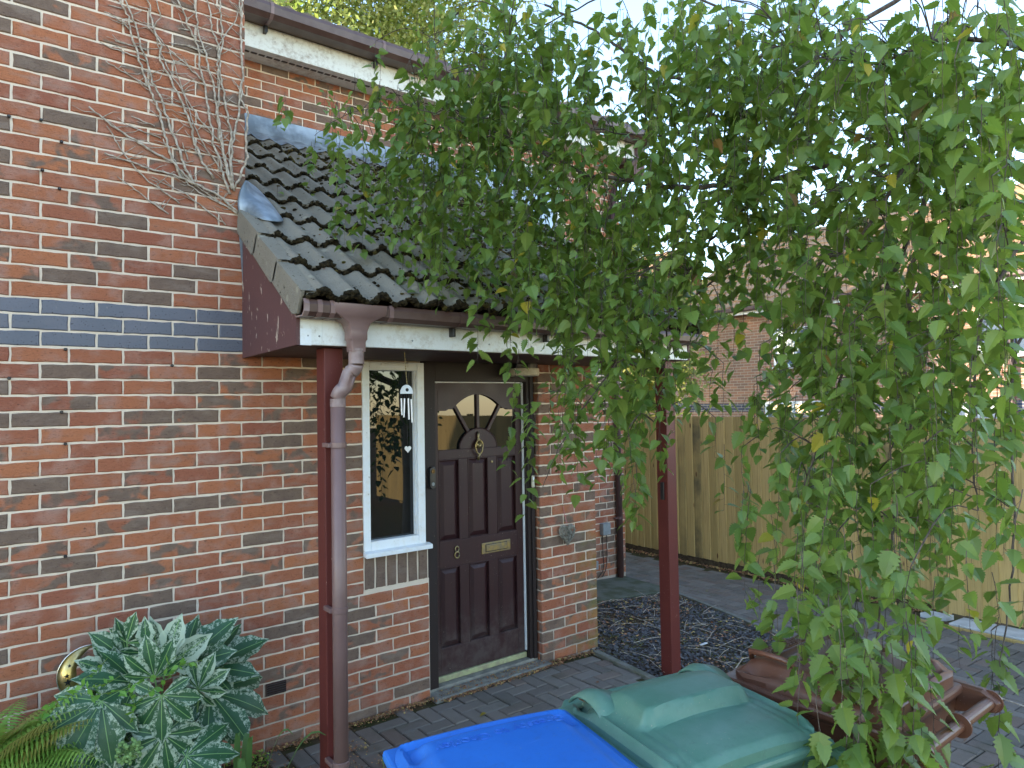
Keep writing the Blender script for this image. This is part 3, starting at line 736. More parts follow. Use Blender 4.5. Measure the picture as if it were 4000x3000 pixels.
def pipe_elbow(pts, r, n=18): m_ = MB(); m_.tube(pts, r, n); return m_
dp = thing('downpipe', 'faded brown round downpipe in front of the left porch post', 'downpipe', P(1.213, -2.16, .795))
ZP = .797
top_c = P(1.283, -.04, ZG + .004)
m_ = MB(); m_.lathe(P(1.283, -.10, ZG + .004), [(.036, 0), (.036, .06), (.038, .062), (.038, .07)], 24); m_.obj('socket', MT['pipe_pale'], dp, smooth=False)
cur = []
for i in range(7):
    a = i / 6 * math.radians(58); cur.append(Vector((1.283 - .05 * (1 - math.cos(a)), 0, -.10 - .05 * math.sin(a))))
p_end = Vector((1.213, 0, -.255)); st_ = cur[-1]
low = []
for i in range(7):
    a = math.radians(58) * (1 - i / 6); low.append(Vector((1.213 + .05 * (1 - math.cos(a)), 0, -.235 + .05 * math.sin(a) - .02)))
path = cur + low
zz = lambda i: ZG + .004 + (ZP - ZG - .004) * i / (len(path) - 1)
m_ = MB(); m_.tube([P(p.x, p.z, zz(i)) for i, p in enumerate(path)], .0345, 24); m_.obj('swan_neck', MT['pipe_pale'], dp, smooth=True)
m_ = MB(); m_.tube([P(path[5].x, path[5].z, zz(5)), P(path[6].x, path[6].z, zz(6))], .0362, 24); m_.obj('collar', MT['pipe_pale'], dp)
m_ = MB(); m_.tube([P(1.213, -.262, ZP), P(1.213, -.30, ZP)], .0362, 24); m_.obj('collar', MT['pipe_pale'], dp)
m_ = MB(); m_.lathe(P(1.213, -2.17, ZP), [(.034, 0), (.034, 1.87)], 28); mo = m_.obj('shaft', MT['pipe'], dp, smooth=False); mo.data.polygons.foreach_set('use_smooth', [len(p.vertices) == 4 for p in mo.data.polygons])
for h in (-.49, -1.25, -1.95):
    m_ = MB(); m_.lathe(P(1.213, h, ZP), [(.036, 0), (.038, .002), (.038, .024), (.036, .026)], 28); c_ = m_.obj('clip', MT['pipe'], dp)
    m2 = MB(); m2.box(1.165, 1.188, h + .002, h + .022, .72, ZP); m2.obj('lug', MT['pipe'], c_, bevel=.002)

# upper eave of the main wall
ev = thing('upper_eave', 'white fascia, vented soffit and brown gutter under the main roof edge', 'eave', P(2.5, 2.5, -1.45))
bar('fascia', MT['dirty_white'], ev, WX + .02, RX + .18, 2.452, 2.64, -1.475, -1.45, bevel=.003)
sf = boxo('soffit', MT['dirty_white'], ev, WX + .02, RX + .18, 2.46, 2.475, ZR + .001, -1.476)
x = 1.5
while x < 4.2: boxo('vent_slot', MT['black'], sf, x, x + .045, 2.4575, 2.4605, -1.56, -1.535); x += .06
gutter('trough', MT['gutter'], ev, WX + .02, RX + .2, -1.36, 2.64, 1.6)
for x in (1.62, 2.55, 3.5, 4.4, 5.4):
    gutter('clip', MT['pipe'], ev, x, x + .025, -1.36, 2.638, 1.66)
    b = MB(); b.box(x + .0, x + .022, 2.58, 2.64, -1.449, -1.40); b.obj('bracket', MT['black'], ev)
# verge box at the right end of the eave, with its own outlet pipe
b = MB(); b.prism([P(RX + .02, 2.30, -1.72), P(RX + .02, 2.30, -1.46), P(RX + .02, 2.72, -1.44), P(RX + .02, 2.92, -1.72)], (.18, 0, 0)); b.obj('verge_box', MT['board'], ev)
b = MB(); b.tube([P(5.86, 2.68, -1.385), P(5.86, 2.5, -1.385), P(5.72, 2.28, -1.62), P(5.66, 2.1, -1.64)], .034, 14); b.obj('outlet', MT['dark_pipe'], ev, smooth=True)
# main roof
mr = MB(); r0 = P(0, 2.775, -1.375); RP = .31; ru = Vector((0, math.cos(RP), math.sin(RP))); rn = Vector((0, -math.sin(RP), math.cos(RP)))
for i in range(40):
    x0 = WX - 3.3; x1 = RX + .2
    nxx = int((x1 - x0) / .075) if i < 3 else 2
    a = []
    for j in range(nxx + 1):
        x = x0 + (x1 - x0) * j / nxx; wv = prof(x) * 1.3 if i < 3 else 0.01
        b0 = r0 + Vector((x, 0, 0)) + ru * (i * .118 * (1 if i else 1))
        a += [b0 + rn * (wv - .012), b0 + rn * (wv + .012), b0 + ru * .13 + rn * wv]
    mr.add(a, [(3 * j, 3 * j + 3, 3 * j + 4, 3 * j + 1) for j in range(nxx)] + [(3 * j + 1, 3 * j + 4, 3 * j + 5, 3 * j + 2) for j in range(nxx)])
# back slope and gable triangle close the roof
rx0, rx1 = WX - 3.3, RX + .2; top = r0 + ru * 4.73
mr.add([top + Vector((rx0, 0, 0)), top + Vector((rx1, 0, 0)), Vector((rx1, top.y + 3.87, r0.z)), Vector((rx0, top.y + 3.87, r0.z))], [(0, 1, 2, 3)])
mr.obj('main_roof', MT['tile'], house)
b = MB(); b.add([P(RX - .1, 2.55, -1.7), Vector((RX - .1, top.y, top.z - .05)), Vector((RX - .1, top.y + 3.7, GZ + 2.55))], [(0, 1, 2)]); b.obj('gable', MT['brick'], house)
# wing roof (above the picture): its mass shades the yard
b = MB(); b.prism([P(-4.2, 3.4, .25), P(1.2, 3.4, .25), P(1.2, 3.4, -8.0), P(-4.2, 3.4, -8.0)], (0, 0, .12)); 
b.add([P(-4.2, 3.52, .25), P(1.2, 3.52, .25), P(-1.5, 5.3, .25), P(-4.2, 3.52, -8), P(1.2, 3.52, -8), P(-1.5, 5.3, -8)], [(0, 1, 2), (3, 5, 4), (0, 2, 5, 3), (1, 4, 5, 2)]); b.obj('wing_roof', MT['tile'], house)
b = MB(); b.box(-4.0, -2.2, -2.6, 3.4, -8, -.02); b.obj('wing_flank', MT['mortar'], house)
# upper window beside the porch roof
UW = (3.79, 4.9, 1.13, 2.2)
uw = boxo('window', MT['skyglass'], house, 3.83, 4.86, 1.17, 2.16, ZR - .05, ZR - .035)
for a in ((3.79, 3.85, 1.13, 2.2), (4.84, 4.9, 1.13, 2.2), (3.85, 4.84, 1.13, 1.19), (3.85, 4.84, 2.14, 2.2), (4.30, 4.36, 1.19, 2.14)):
    bar('frame', MT['white'], uw, *a, ZR - .06, ZR + .008)
bar('sill', MT['white'], uw, 3.76, 4.93, 1.09, 1.128, ZR - .02, ZR + .05)
# pipe, junction box and cables on the recessed wall
rp = thing('rear_downpipe', 'thin dark brown downpipe on the recessed wall beside the fence', 'downpipe', P(5.62, -2.29, -1.64))
b = MB(); b.lathe(P(5.66, -2.29, -1.645), [(.036, 0), (.036, 4.4)], 16); o = b.obj('shaft', MT['dark_pipe'], rp); o.data.polygons.foreach_set('use_smooth', [len(p.vertices) == 4 for p in o.data.polygons])
for h in (-1.62, .2, 1.6):
    b = MB(); b.lathe(P(5.66, h, -1.645), [(.04, 0), (.04, .03)], 16); b.box(5.58, 5.63, h + .005, h + .022, -1.66, -1.69 + .055); b.obj('clip', MT['dark_pipe'], rp)
jb = thing('junction_box', 'small grey electrical box with two black cables on the recessed wall', 'junction box', P(5.46, -1.7, ZR))
b = boxo('case', MT['grey_plastic'], jb, 5.385, 5.50, -1.775, -1.645, ZR + .002, ZR + .06, bevel=.005)
for sgn, x in ((-1, 5.41), (1, 5.475)):
    b = MB(); b.tube([P(x, -1.775, ZR + .02), P(x + .0, -2.0, ZR + .02), P(x - .01 * sgn, -2.1, ZR + .022), P(x - .03 - .01 * sgn, -2.17, ZR + .03), P(x - .09, -2.23, ZR + .03)], .005, 6); b.obj('cable', MT['black'], jb)
b = boxo('socket_cover', MT['grey_plastic'], None, 5.28, 5.33, -2.14, -2.05, ZR + .002, ZR + .03, bevel=.004); tag(b, 'small grey socket cover low on the recessed wall near the pier', 'socket cover')

# ------------------------------------------------------------------ ground
def gp(x, z, dh=0.0): return P(x, gh(x) + dh, z)
g = MB(); xs = [-60, -10, 3.2, 9, 60]; hs_ = [-2.16, -2.16, gh(3.2), gh(9), gh(9)]
vs = []
for x, h in zip(xs, hs_): vs += [P(x, h - .035, 60), P(x, h - .035, -90)]
g.add(vs, [(2 * i, 2 * i + 2, 2 * i + 3, 2 * i + 1) for i in range(4)])
g.obj('ground', MT['soil'], kind='structure')
# paved area (bedding) left of the kerb and the drive to the right of the planting bed
BED = [(3.56, -.02), (3.44, 1.3), (4.9, 1.45), (5.2, .48), (5.62, -.9), (4.65, -1.0), (4.6, -1.68), (3.67, -1.68)]
def inside(x, z, poly):
    c = False; n = len(poly)
    for i in range(n):
        (x1, z1), (x2, z2) = poly[i], poly[(i + 1) % n]
        if (z1 > z) != (z2 > z) and x < (x2 - x1) * (z - z1) / (z2 - z1) + x1: c = not c
    return c
SOIL = [(-9, -.2), (1.12, -.2), (1.12, .62), (.2, .9), (-9, .9)]
bd_ = MB(); vs = []
for x in (-3, 3.2, 9.0): vs += [gp(x, 9, -.012), gp(x, -3.4, -.012)]
bd_.add(vs, [(0, 2, 3, 1), (2, 4, 5, 3)]); pv = bd_.obj('paving', MT['joint'], kind='structure')
bb = MB()
for poly in (BED, SOIL):
    pts = [gp(x, z, -.006) for x, z in poly if x > -5] if poly is BED else [gp(max(x, -2.9), z, -.006) for x, z in poly]
    bb.add(pts, [tuple(range(len(pts)))])
bb.obj('planting_bed', MT['soil'], kind='structure')
def herring():
    out = []
    for r in range(-70, 140):
        for c in range(-20, 60):
            # horizontal blocks: row r starts at offset r*0.1 and repeats every 0.4 (two wide, two square gap)
            x0 = r * .1 + c * .4; z0 = r * .1
            out.append((x0, x0 + .2, z0, z0 + .1))
            # vertical block standing to the right of it
            out.append((x0 + .2, x0 + .3, z0 - .1, z0 + .1))
    return out
blocks = []
for (x0, x1, z0, z1) in herring():
    cx_, cz_ = (x0 + x1) / 2, (z0 + z1) / 2
    if not (-.6 < cx_ < 7.1 and -3.2 < cz_ < 4.2): continue
    if cz_ < .085 and cx_ < 3.3 : continue
    if cz_ < .06 and cx_ < 3.72: continue
    if cz_ < -1.65 and cx_ < 5.86: continue
    if inside(cx_, cz_, BED) or inside(cx_, cz_, SOIL): continue
    if 4.6 < cx_ < 5.72 and -1.7 < cz_ < -.86: continue
    if 6.72 < cx_ and cz_ > 1.0: continue
    if cx_ > 6.95: continue
    blocks.append((x0, x1, z0, z1))
def bpx(b):
    x, z = (b[0] + b[1]) / 2, (b[2] + b[3]) / 2
    px, py, d = project(x, gh(x), z)
    if d < 0 or not (-50 < px < 4050 and -50 < py < 3060): return 0
    if 1600 < px < 3300 and py > 2860: return .001
    return 1 / d ** 3
def block_into(mb, b, tn, q, o=None):
    x0, x1, z0, z1 = b; g_ = .0035; c = .006
    dx = q.uniform(-.002, .002); h = q.uniform(-.002, .003)
    vs = []
    for inset, hh in ((0, -.03), (0, h - .005), (c, h)):
        for xx, zz_ in ((x0 + g_ + inset, z0 + g_ + inset), (x1 - g_ - inset, z0 + g_ + inset), (x1 - g_ - inset, z1 - g_ - inset), (x0 + g_ + inset, z1 - g_ - inset)):
            vs.append(gp(xx + dx, zz_, hh))
    fs = [(8, 9, 10, 11)] + [(r * 4 + i, r * 4 + (i + 1) % 4, r * 4 + 4 + (i + 1) % 4, r * 4 + 4 + i) for r in (0, 1) for i in range(4)]
    mb.add([v - o for v in vs] if o else vs, fs, tn)
blocks.sort(key=lambda b: -bpx(b)); q = random.Random(5); rest_b = MB()
for i, b_ in enumerate(blocks):
    tn = (q.random(), q.random() ** 4 * .8, 0)
    if i < 300:
        o0 = gp((b_[0] + b_[1]) / 2, (b_[2] + b_[3]) / 2); mb = MB(); block_into(mb, b_, None, q, o0)
        o = mb.obj('paver', MT['paver'], pv); o.location = o0; o.color = (*tn, 1)
    else: block_into(rest_b, b_, tn, q)
rest_b.obj('paver_blocks', MT['paver'], pv, kind='stuff')
def strip(name, m, pts, wdt, hgt, thick=.1):
    mb = MB()
    for i in range(len(pts) - 1):
        (xa, za), (xb, zb) = pts[i], pts[i + 1]; L = math.hypot(xb - xa, zb - za); nx_, nz_ = -(zb - za) / L * wdt / 2, (xb - xa) / L * wdt / 2
        mb.prism([gp(xa + nx_, za + nz_, hgt), gp(xb + nx_, zb + nz_, hgt), gp(xb - nx_, zb - nz_, hgt), gp(xa - nx_, za - nz_, hgt)], (0, 0, -thick))
    return mb.obj(name, m, kind='structure', bevel=.006)
strip('kerb', MT['kerb'], [(3.58, .05), (3.42, 1.3)], .055, .018)
strip('kerb', MT['kerb'], [(5.66, -.86), (5.24, .48), (4.95, 1.42)], .05, .016)
cs = MB(); cs.prism([gp(3.68, -1.68, .02), gp(5.75, -1.68, .02), gp(5.70, -.9, .02), gp(4.7, -1.02, .02), gp(4.2, -1.2, .02), gp(3.68, -1.3, .02)], (0, 0, -.1))
cs.obj('concrete_slab', MT['slab'], kind='structure', bevel=.008)
for i, (z0, z1) in enumerate(((1.28, 2.05), (2.06, 2.9), (2.91, 3.8))):
    b = MB(); b.prism([gp(6.79, z0, .03), gp(7.13, z0, .03), gp(7.13, z1, .03), gp(6.79, z1, .03)], (0, 0, -.08)); b.obj('edging_slab', MT['whiteslab'], kind='structure', bevel=.006)
b = MB(); b.prism([gp(6.95, .98, .03), gp(7.13, 1.0, .03), gp(7.13, 1.2, .03), gp(7.0, 1.18, .03)], (0, 0, -.05)); b.obj('edging_slab', MT['whiteslab'], kind='structure')
strip('timber_edging', MT['fence'], [(6.745, 1.0), (6.745, 4.2)], .03, .02)
mh = MB(); c_ = gp(4.97, 1.72, .006); mh.lathe(c_, [(.105, -.01), (.105, .0), (.09, .004), (.0, .004)], 24); tag(mh.obj('drain_cover', MT['slab'], bevel=.002), 'small round concrete drain cover set in the block paving', 'drain cover')

# ------------------------------------------------------------------ fence
XF = 7.21
fe = thing('fence', 'tall closeboard timber fence behind the driveway', 'fence', P(XF, gh(XF), 0))
q = random.Random(11); z = -4.6; i = 0; ftop = -.505
protoboard = {}
while z < 10.5:
    near = z > .98
    wd = q.choice((.118, .122, .125)) if not near else .14
    bh0 = gh(XF) + (.035 if near else .075) + q.uniform(-.004, .004)
    mb = MB(); x0 = XF + (0 if not near else -.035)
    hb = [(0, .0), (wd + .018, .016)]
    a = [P(x0, bh0, z), P(x0 - .004, bh0, z + wd + .02), P(x0 + .008, bh0, z + wd + .02), P(x0 + .022, bh0, z)]
    # feather-edge: thick edge overlaps the thin one of the next board
    a = [P(x0 + .020, bh0, z), P(x0, bh0, z + wd + .014), P(x0 + .016, bh0, z + wd + .014), P(x0 + .026, bh0, z)]
    mb.prism(a, (0, 0, ftop - bh0 + q.uniform(-.006, .006)))
    o = mb.obj('board', MT['fence'], fe); dark = 0.0
    if -2.0 < z - .1 < -1.85 or .38 < z < .5: dark = .8
    elif q.random() < .12: dark = .35
    o.color = (q.random(), dark, q.random(), 1)
    z += wd; i += 1
for z in (-4.6, -1.7, 1.02, 3.9, 6.7, 9.5): boxo('fence_post', MT['fence'], fe, XF + .04, XF + .13, gh(XF) - .1, ftop + .03, z, z + .09)
for h in (-.75, -1.35, -2.1): boxo('fence_rail', MT['fence'], fe, XF + .03, XF + .07, h, h + .07, -4.6, 10.5)
b = MB(); b.box(XF + .01, XF + .035, gh(XF) - .05, gh(XF) + .075, -4.6, 1.0); b.obj('fence_gap_shade', MT['soil'], fe)  # dark strip that paints in the shaded gap under the raised boards

# ------------------------------------------------------------------ neighbouring houses beyond the fence
def farbrick():
    m, t, b = mat('far_brick', rough=0.9, spec=0.15); p = geo_pos(t)
    sx = N(t, 'SeparateXYZ'); t.links.new(p, sx.inputs[0]); cb = N(t, 'CombineXYZ')
    t.links.new(math_(t, 'ADD', sx.outputs[0], sx.outputs[1]), cb.inputs[0]); t.links.new(sx.outputs[2], cb.inputs[1])
    br = N(t, 'TexBrick'); br.inputs['Scale'].default_value = 1; br.inputs['Brick Width'].default_value = .225; br.inputs['Row Height'].default_value = .075
    br.inputs['Mortar Size'].default_value = .006; br.inputs['Mortar Smooth'].default_value = 0.2; br.inputs['Bias'].default_value = -.1
    br.inputs['Color1'].default_value = (.42, .22, .14, 1); br.inputs['Color2'].default_value = (.24, .155, .12, 1); br.inputs['Mortar'].default_value = (.5, .42, .34, 1)
    t.links.new(cb.outputs[0], br.inputs['Vector'])
    band = math_(t, 'MULTIPLY', math_(t, 'GREATER_THAN', sx.outputs[2], GZ - .62), math_(t, 'LESS_THAN', sx.outputs[2], GZ - .395))
    c = mix(t, math_(t, 'MULTIPLY', band, math_(t, 'SUBTRACT', 1.0, br.outputs['Fac'])), br.outputs['Color'], (.09, .1, .14))
    set_col(t, b, c); bump(t, b, br.outputs['Fac'], -.4, .006); return m
MT['farbrick'] = farbrick()
def fartile():
    m, t, b = mat('orange_roof_tile', rough=0.9, spec=0.1); p = geo_pos(t)
    c = mix(t, noi(t, p, 2.5, 5, .7), (.28, .16, .09), (.44, .28, .17)); set_col(t, b, c)
    bump(t, b, noi(t, p, 30, 3), .4, .02); return m
MT['fartile'] = fartile()
def roof_rows(mb, x0, h0, x1, h1, z0, z1, rows, pitch=.3):
    """stepped tile rows with rolls on a slope that rises along x"""
    n = int(abs(z1 - z0) / (pitch / 4)); dx, dh = (x1 - x0) / rows, (h1 - h0) / rows
    for r in range(rows):
        vs = []
        for j in range(n + 1):
            zz_ = z0 + (z1 - z0) * j / n; wv = .03 * (0.5 + .5 * math.cos(2 * math.pi * j / 4 + (r % 2) * 0))
            vs += [P(x0 + dx * r, h0 + dh * r + wv - .01, zz_), P(x0 + dx * r - .01, h0 + dh * r + wv + .035, zz_), P(x0 + dx * (r + 1), h0 + dh * (r + 1) + wv, zz_)]
        mb.add(vs, [(3 * j, 3 * j + 3, 3 * j + 4, 3 * j + 1) for j in range(n)] + [(3 * j + 1, 3 * j + 4, 3 * j + 5, 3 * j + 2) for j in range(n)])
nb = thing('brick_house', 'neighbouring brick house with sunlit orange tiled roof beyond the fence', 'house', P(16.6, -2.5, -4))
b = MB(); b.box(16.6, 23.5, -3, 2.15, -9.2, 6); b.obj('wall', MT['farbrick'], nb)
b = MB(); roof_rows(b, 16.25, 2.2, 20.0, 4.85, -9.5, 6.2, 14); b.add([P(20, 4.85, -9.5), P(20, 4.85, 6.2), P(23.8, 2.2, 6.2), P(23.8, 2.2, -9.5)], [(0, 1, 2, 3)])
b.add([P(16.6, 2.1, -9.2), P(20, 4.7, -9.2), P(23.4, 2.1, -9.2)], [(0, 1, 2)]); b.obj('roof', MT['fartile'], nb)
bar('fascia', MT['clean_white'], nb, 16.26, 16.30, 2.0, 2.2, -9.5, 6.2, bevel=0)
bar('gutter', MT['dark_pipe'], nb, 16.14, 16.25, 2.08, 2.19, -9.5, 6.2, bevel=.02)
for z0, h0, wz, hh_ in ((-6.3, .55, 1.2, 1.0), (-1.6, .55, 1.2, 1.0), (-6.6, -1.45, 1.6, 1.1), (-2.5, -1.6, 1.3, 1.1), (1.6, .5, 1.5, 1.05)):
    wn = boxo('window', MT['skyglass'], nb, 16.56, 16.598, h0, h0 + hh_, z0, z0 + wz)
    for a in ((z0, z0 + .07, h0, h0 + hh_), (z0 + wz - .07, z0 + wz, h0, h0 + hh_), (z0 + wz / 2 - .035, z0 + wz / 2 + .035, h0, h0 + hh_)): bar('frame', MT['clean_white'], wn, 16.53, 16.57, a[2], a[3], a[0], a[1], bevel=0)
    for hh2 in (h0, h0 + hh_ - .07): bar('frame', MT['clean_white'], wn, 16.525, 16.56, hh2, hh2 + .07, z0, z0 + wz, bevel=0)
    bar('sill', MT['clean_white'], wn, 16.48, 16.57, h0 - .06, h0 - .002, z0 - .05, z0 + wz + .05, bevel=0)
b = MB(); b.tube([P(16.5, 2.1, -1.0), P(16.5, -2.5, -1.0)], .05, 10); b.obj('downpipe', MT['dark_pipe'], nb)
nb2 = thing('brick_house', 'farther gabled brick house seen in the gap beside the porch', 'house', P(22, -2.5, -17))
b = MB(); b.box(20.5, 27, -3, 3.6, -21, -15.3); b.obj('wall', MT['farbrick'], nb2)
b = MB(); roof_rows(b, 20.2, 3.6, 23.7, 6.2, -21.3, -15.0, 12); b.add([P(23.7, 6.2, -21.3), P(23.7, 6.2, -15), P(27.3, 3.6, -15), P(27.3, 3.6, -21.3)], [(0, 1, 2, 3)]); b.obj('roof', MT['fartile'], nb2)
wn = boxo('window', MT['skyglass'], nb2, 20.44, 20.498, .4, 1.6, -17.6, -16.5)
b = MB(); b.tube([P(20.4, 3.5, -17.9), P(20.4, -2.5, -17.9)], .06, 10); b.obj('downpipe', MT['dark_pipe'], nb2)

# ------------------------------------------------------------------ distant trees
LS = [Vector((0, 0, 0)), Vector((.42, .05, .3)), Vector((1, 0, 0)), Vector((.42, -.05, -.3))]
def rand_leaf(mb, p, size, q, tone_, droop=.4):
    d = Vector((q.gauss(0, 1), q.gauss(0, 1), q.gauss(0, .7) - droop)).normalized()
    a = d.orthogonal().normalized(); a.rotate(Matrix.Rotation(q.uniform(0, 6.28), 3, d)); s = size * q.uniform(.7, 1.3)
    mb.add([p, p + d * s * .45 + a * s * .28, p + d * s, p + d * s * .45 - a * s * .28], [(0, 1, 2, 3)], tone_)
def far_tree(name, label, cat, base, height, crown_r, nleaf, size, seed, bark, yel=.3, group=None, low=.3):
    q = random.Random(seed); t = thing(name, label, cat, P(*base), group)
    tr = MB(); B0 = P(*base); lean = Vector((q.uniform(-.06, .06), q.uniform(-.06, .06), 0))
    pts = [B0 + Vector((0, 0, height * f)) + lean * height * f * f for f in (0, .3, .55, .8, .97)]
    tr.tube(pts, [height * .022, height * .017, height * .012, height * .007, .02], 8)
    centers = []
    for i in range(26):
        f = q.uniform(low, .95); p0 = B0 + Vector((0, 0, height * f)) + lean * height * f * f
        a = q.uniform(0, 6.28); L = crown_r * (1.15 - abs(f - .55)) * q.uniform(.5, 1.1)
        p2 = p0 + Vector((math.cos(a) * L, math.sin(a) * L, L * q.uniform(.1, .7)))
        tr.tube([p0, (p0 + p2) / 2 + Vector((0, 0, L * .12)), p2], [height * .006, height * .004, .012], 5)
        for _ in range(3): centers.append((p2.lerp(p0, q.uniform(0, .55)) + Vector((q.gauss(0, .3), q.gauss(0, .3), q.gauss(0, .3))) * crown_r * .4, crown_r * q.uniform(.13, .3)))
    tr.obj('trunk', bark, t, smooth=True)
    cr = MB()
    for i in range(nleaf):
        c, r = q.choice(centers); v = Vector((q.gauss(0, 1), q.gauss(0, 1), q.gauss(0, 1.2)));
        p = c + v * r * .75
        rand_leaf(cr, p, size, q, (q.random(), q.random() * yel, 0))
    cr.obj('crown', MT['farleaf'], t, recalc=False); return t
tg = 'tall trees behind the houses'
far_tree('eucalyptus_tree', 'tall pale-trunked feathery tree directly behind the upper gutter', 'tree', (5.0, -2.2, -15), 19, 5.6, 60000, .15, 1, MT['palebark'], .35)
far_tree('poplar_tree', 'slender sunlit tree with a white trunk at the upper left roof edge', 'tree', (1.0, -2.2, -17), 20, 4.4, 30000, .15, 2, MT['palebark'], .35)
far_tree('leafy_tree', 'broad sunlit tree rising behind the right part of the main roof', 'tree', (10.5, -2.2, -17), 16, 5.8, 60000, .17, 3, MT['bark'], .2)
far_tree('shrubby_tree', 'low yellow-green tree in the gap right of the house corner', 'tree', (12.2, -2.3, -7.6), 5.9, 1.7, 9000, .15, 4, MT['bark'], .3, low=.15)
far_tree('conifer', 'dark bushy conifer beside the far house in the gap under the porch', 'tree', (13.2, -2.3, -9.9), 4.6, 1.1, 9000, .12, 5, MT['bark'], 0, low=.1)
far_tree('garden_tree', 'round tree standing beyond the orange roof at the right', 'tree', (30, -2.3, 2), 12.5, 4.2, 12000, .3, 6, MT['bark'], .2)

# palm with strap leaves behind the fence
pt = thing('palm_tree', 'cordyline palm with drooping strap leaves between fence and neighbouring house', 'tree', P(9.9, -2.4, -.35))
b = MB(); b.tube([P(9.9, -2.4, -.35), P(9.92, -1.0, -.33), P(9.9, .45, -.35)], [.11, .09, .08], 10); b.obj('trunk', MT['bark'], pt)
q = random.Random(31); cr = MB(); c0 = P(9.9, .5, -.35)
for i in range(130):
    a = q.uniform(0, 6.28); el = q.uniform(-.9, 1.4); L = q.uniform(.6, .95); prev = None; hd_ = Vector((math.cos(a), math.sin(a), 0)); side = Vector((-math.sin(a), math.cos(a), 0))
    vs = []; p = c0.copy(); e = el
    for k in range(7):
        wv = .022 * (1 - (k / 6) ** 2) + .002; vs += [p + side * wv, p - side * wv]; p = p + (hd_ * math.cos(e) + Vector((0, 0, math.sin(e)))) * L / 6; e -= .26 * (.5 + k * .15)
    cr.add(vs, [(2 * k, 2 * k + 2, 2 * k + 3, 2 * k + 1) for k in range(6)], (q.random(), q.random() * .4, 0))
cr.obj('crown', MT['farleaf'], pt, recalc=False)

# ------------------------------------------------------------------ wheeled bins
def plastic(name, c1, c2, rough=.45):
    m, t, b = mat(name, c1, rough, .45); p = geo_pos(t)
    c = mix(t, step(t, noi(t, p, 4, 5, .7), .35, .75), c1, c2)
    c = mix(t, math_(t, 'MULTIPLY', step(t, noi(t, p, 45, 5, .75), .52, .72), .35), c, tuple(v * .45 + .02 for v in c1))
    v = noi(t, scaled(t, p, (9, 60, 60)), 1.0, 5, .7, .5)
    c = mix(t, math_(t, 'MULTIPLY', step(t, v, .62, .72), .3), c, tuple(min(1, v_ * 1.3 + .06) for v_ in c1))
    c = mix(t, step(t, noi(t, p, 150, 2), .72, .76), c, (.25, .22, .18))
    set_col(t, b, c); t.links.new(math_(t, 'ADD', rough - .12, math_(t, 'MULTIPLY', noi(t, p, 9, 5, .7), .32)), b.inputs['Roughness'])
    bump(t, b, noi(t, p, 420, 2), .12, .002); return m
MT['bluebin'] = plastic('blue_bin_plastic', (.01, .115, .44), (.014, .14, .5), .5)
MT['greenbin'] = plastic('green_bin_plastic', (.06, .15, .105), (.1, .19, .15), .4)
MT['brownbin'] = plastic('brown_bin_plastic', (.1, .038, .022), (.125, .055, .034), .34)
MT['scratch'] = simple('scratched_plastic', (.05, .17, .52), (.02, .1, .46), 30, .6, .3, 0)
def sm(a, b, x): t = max(0, min(1, (x - a) / (b - a))); return t * t * (3 - 2 * t)
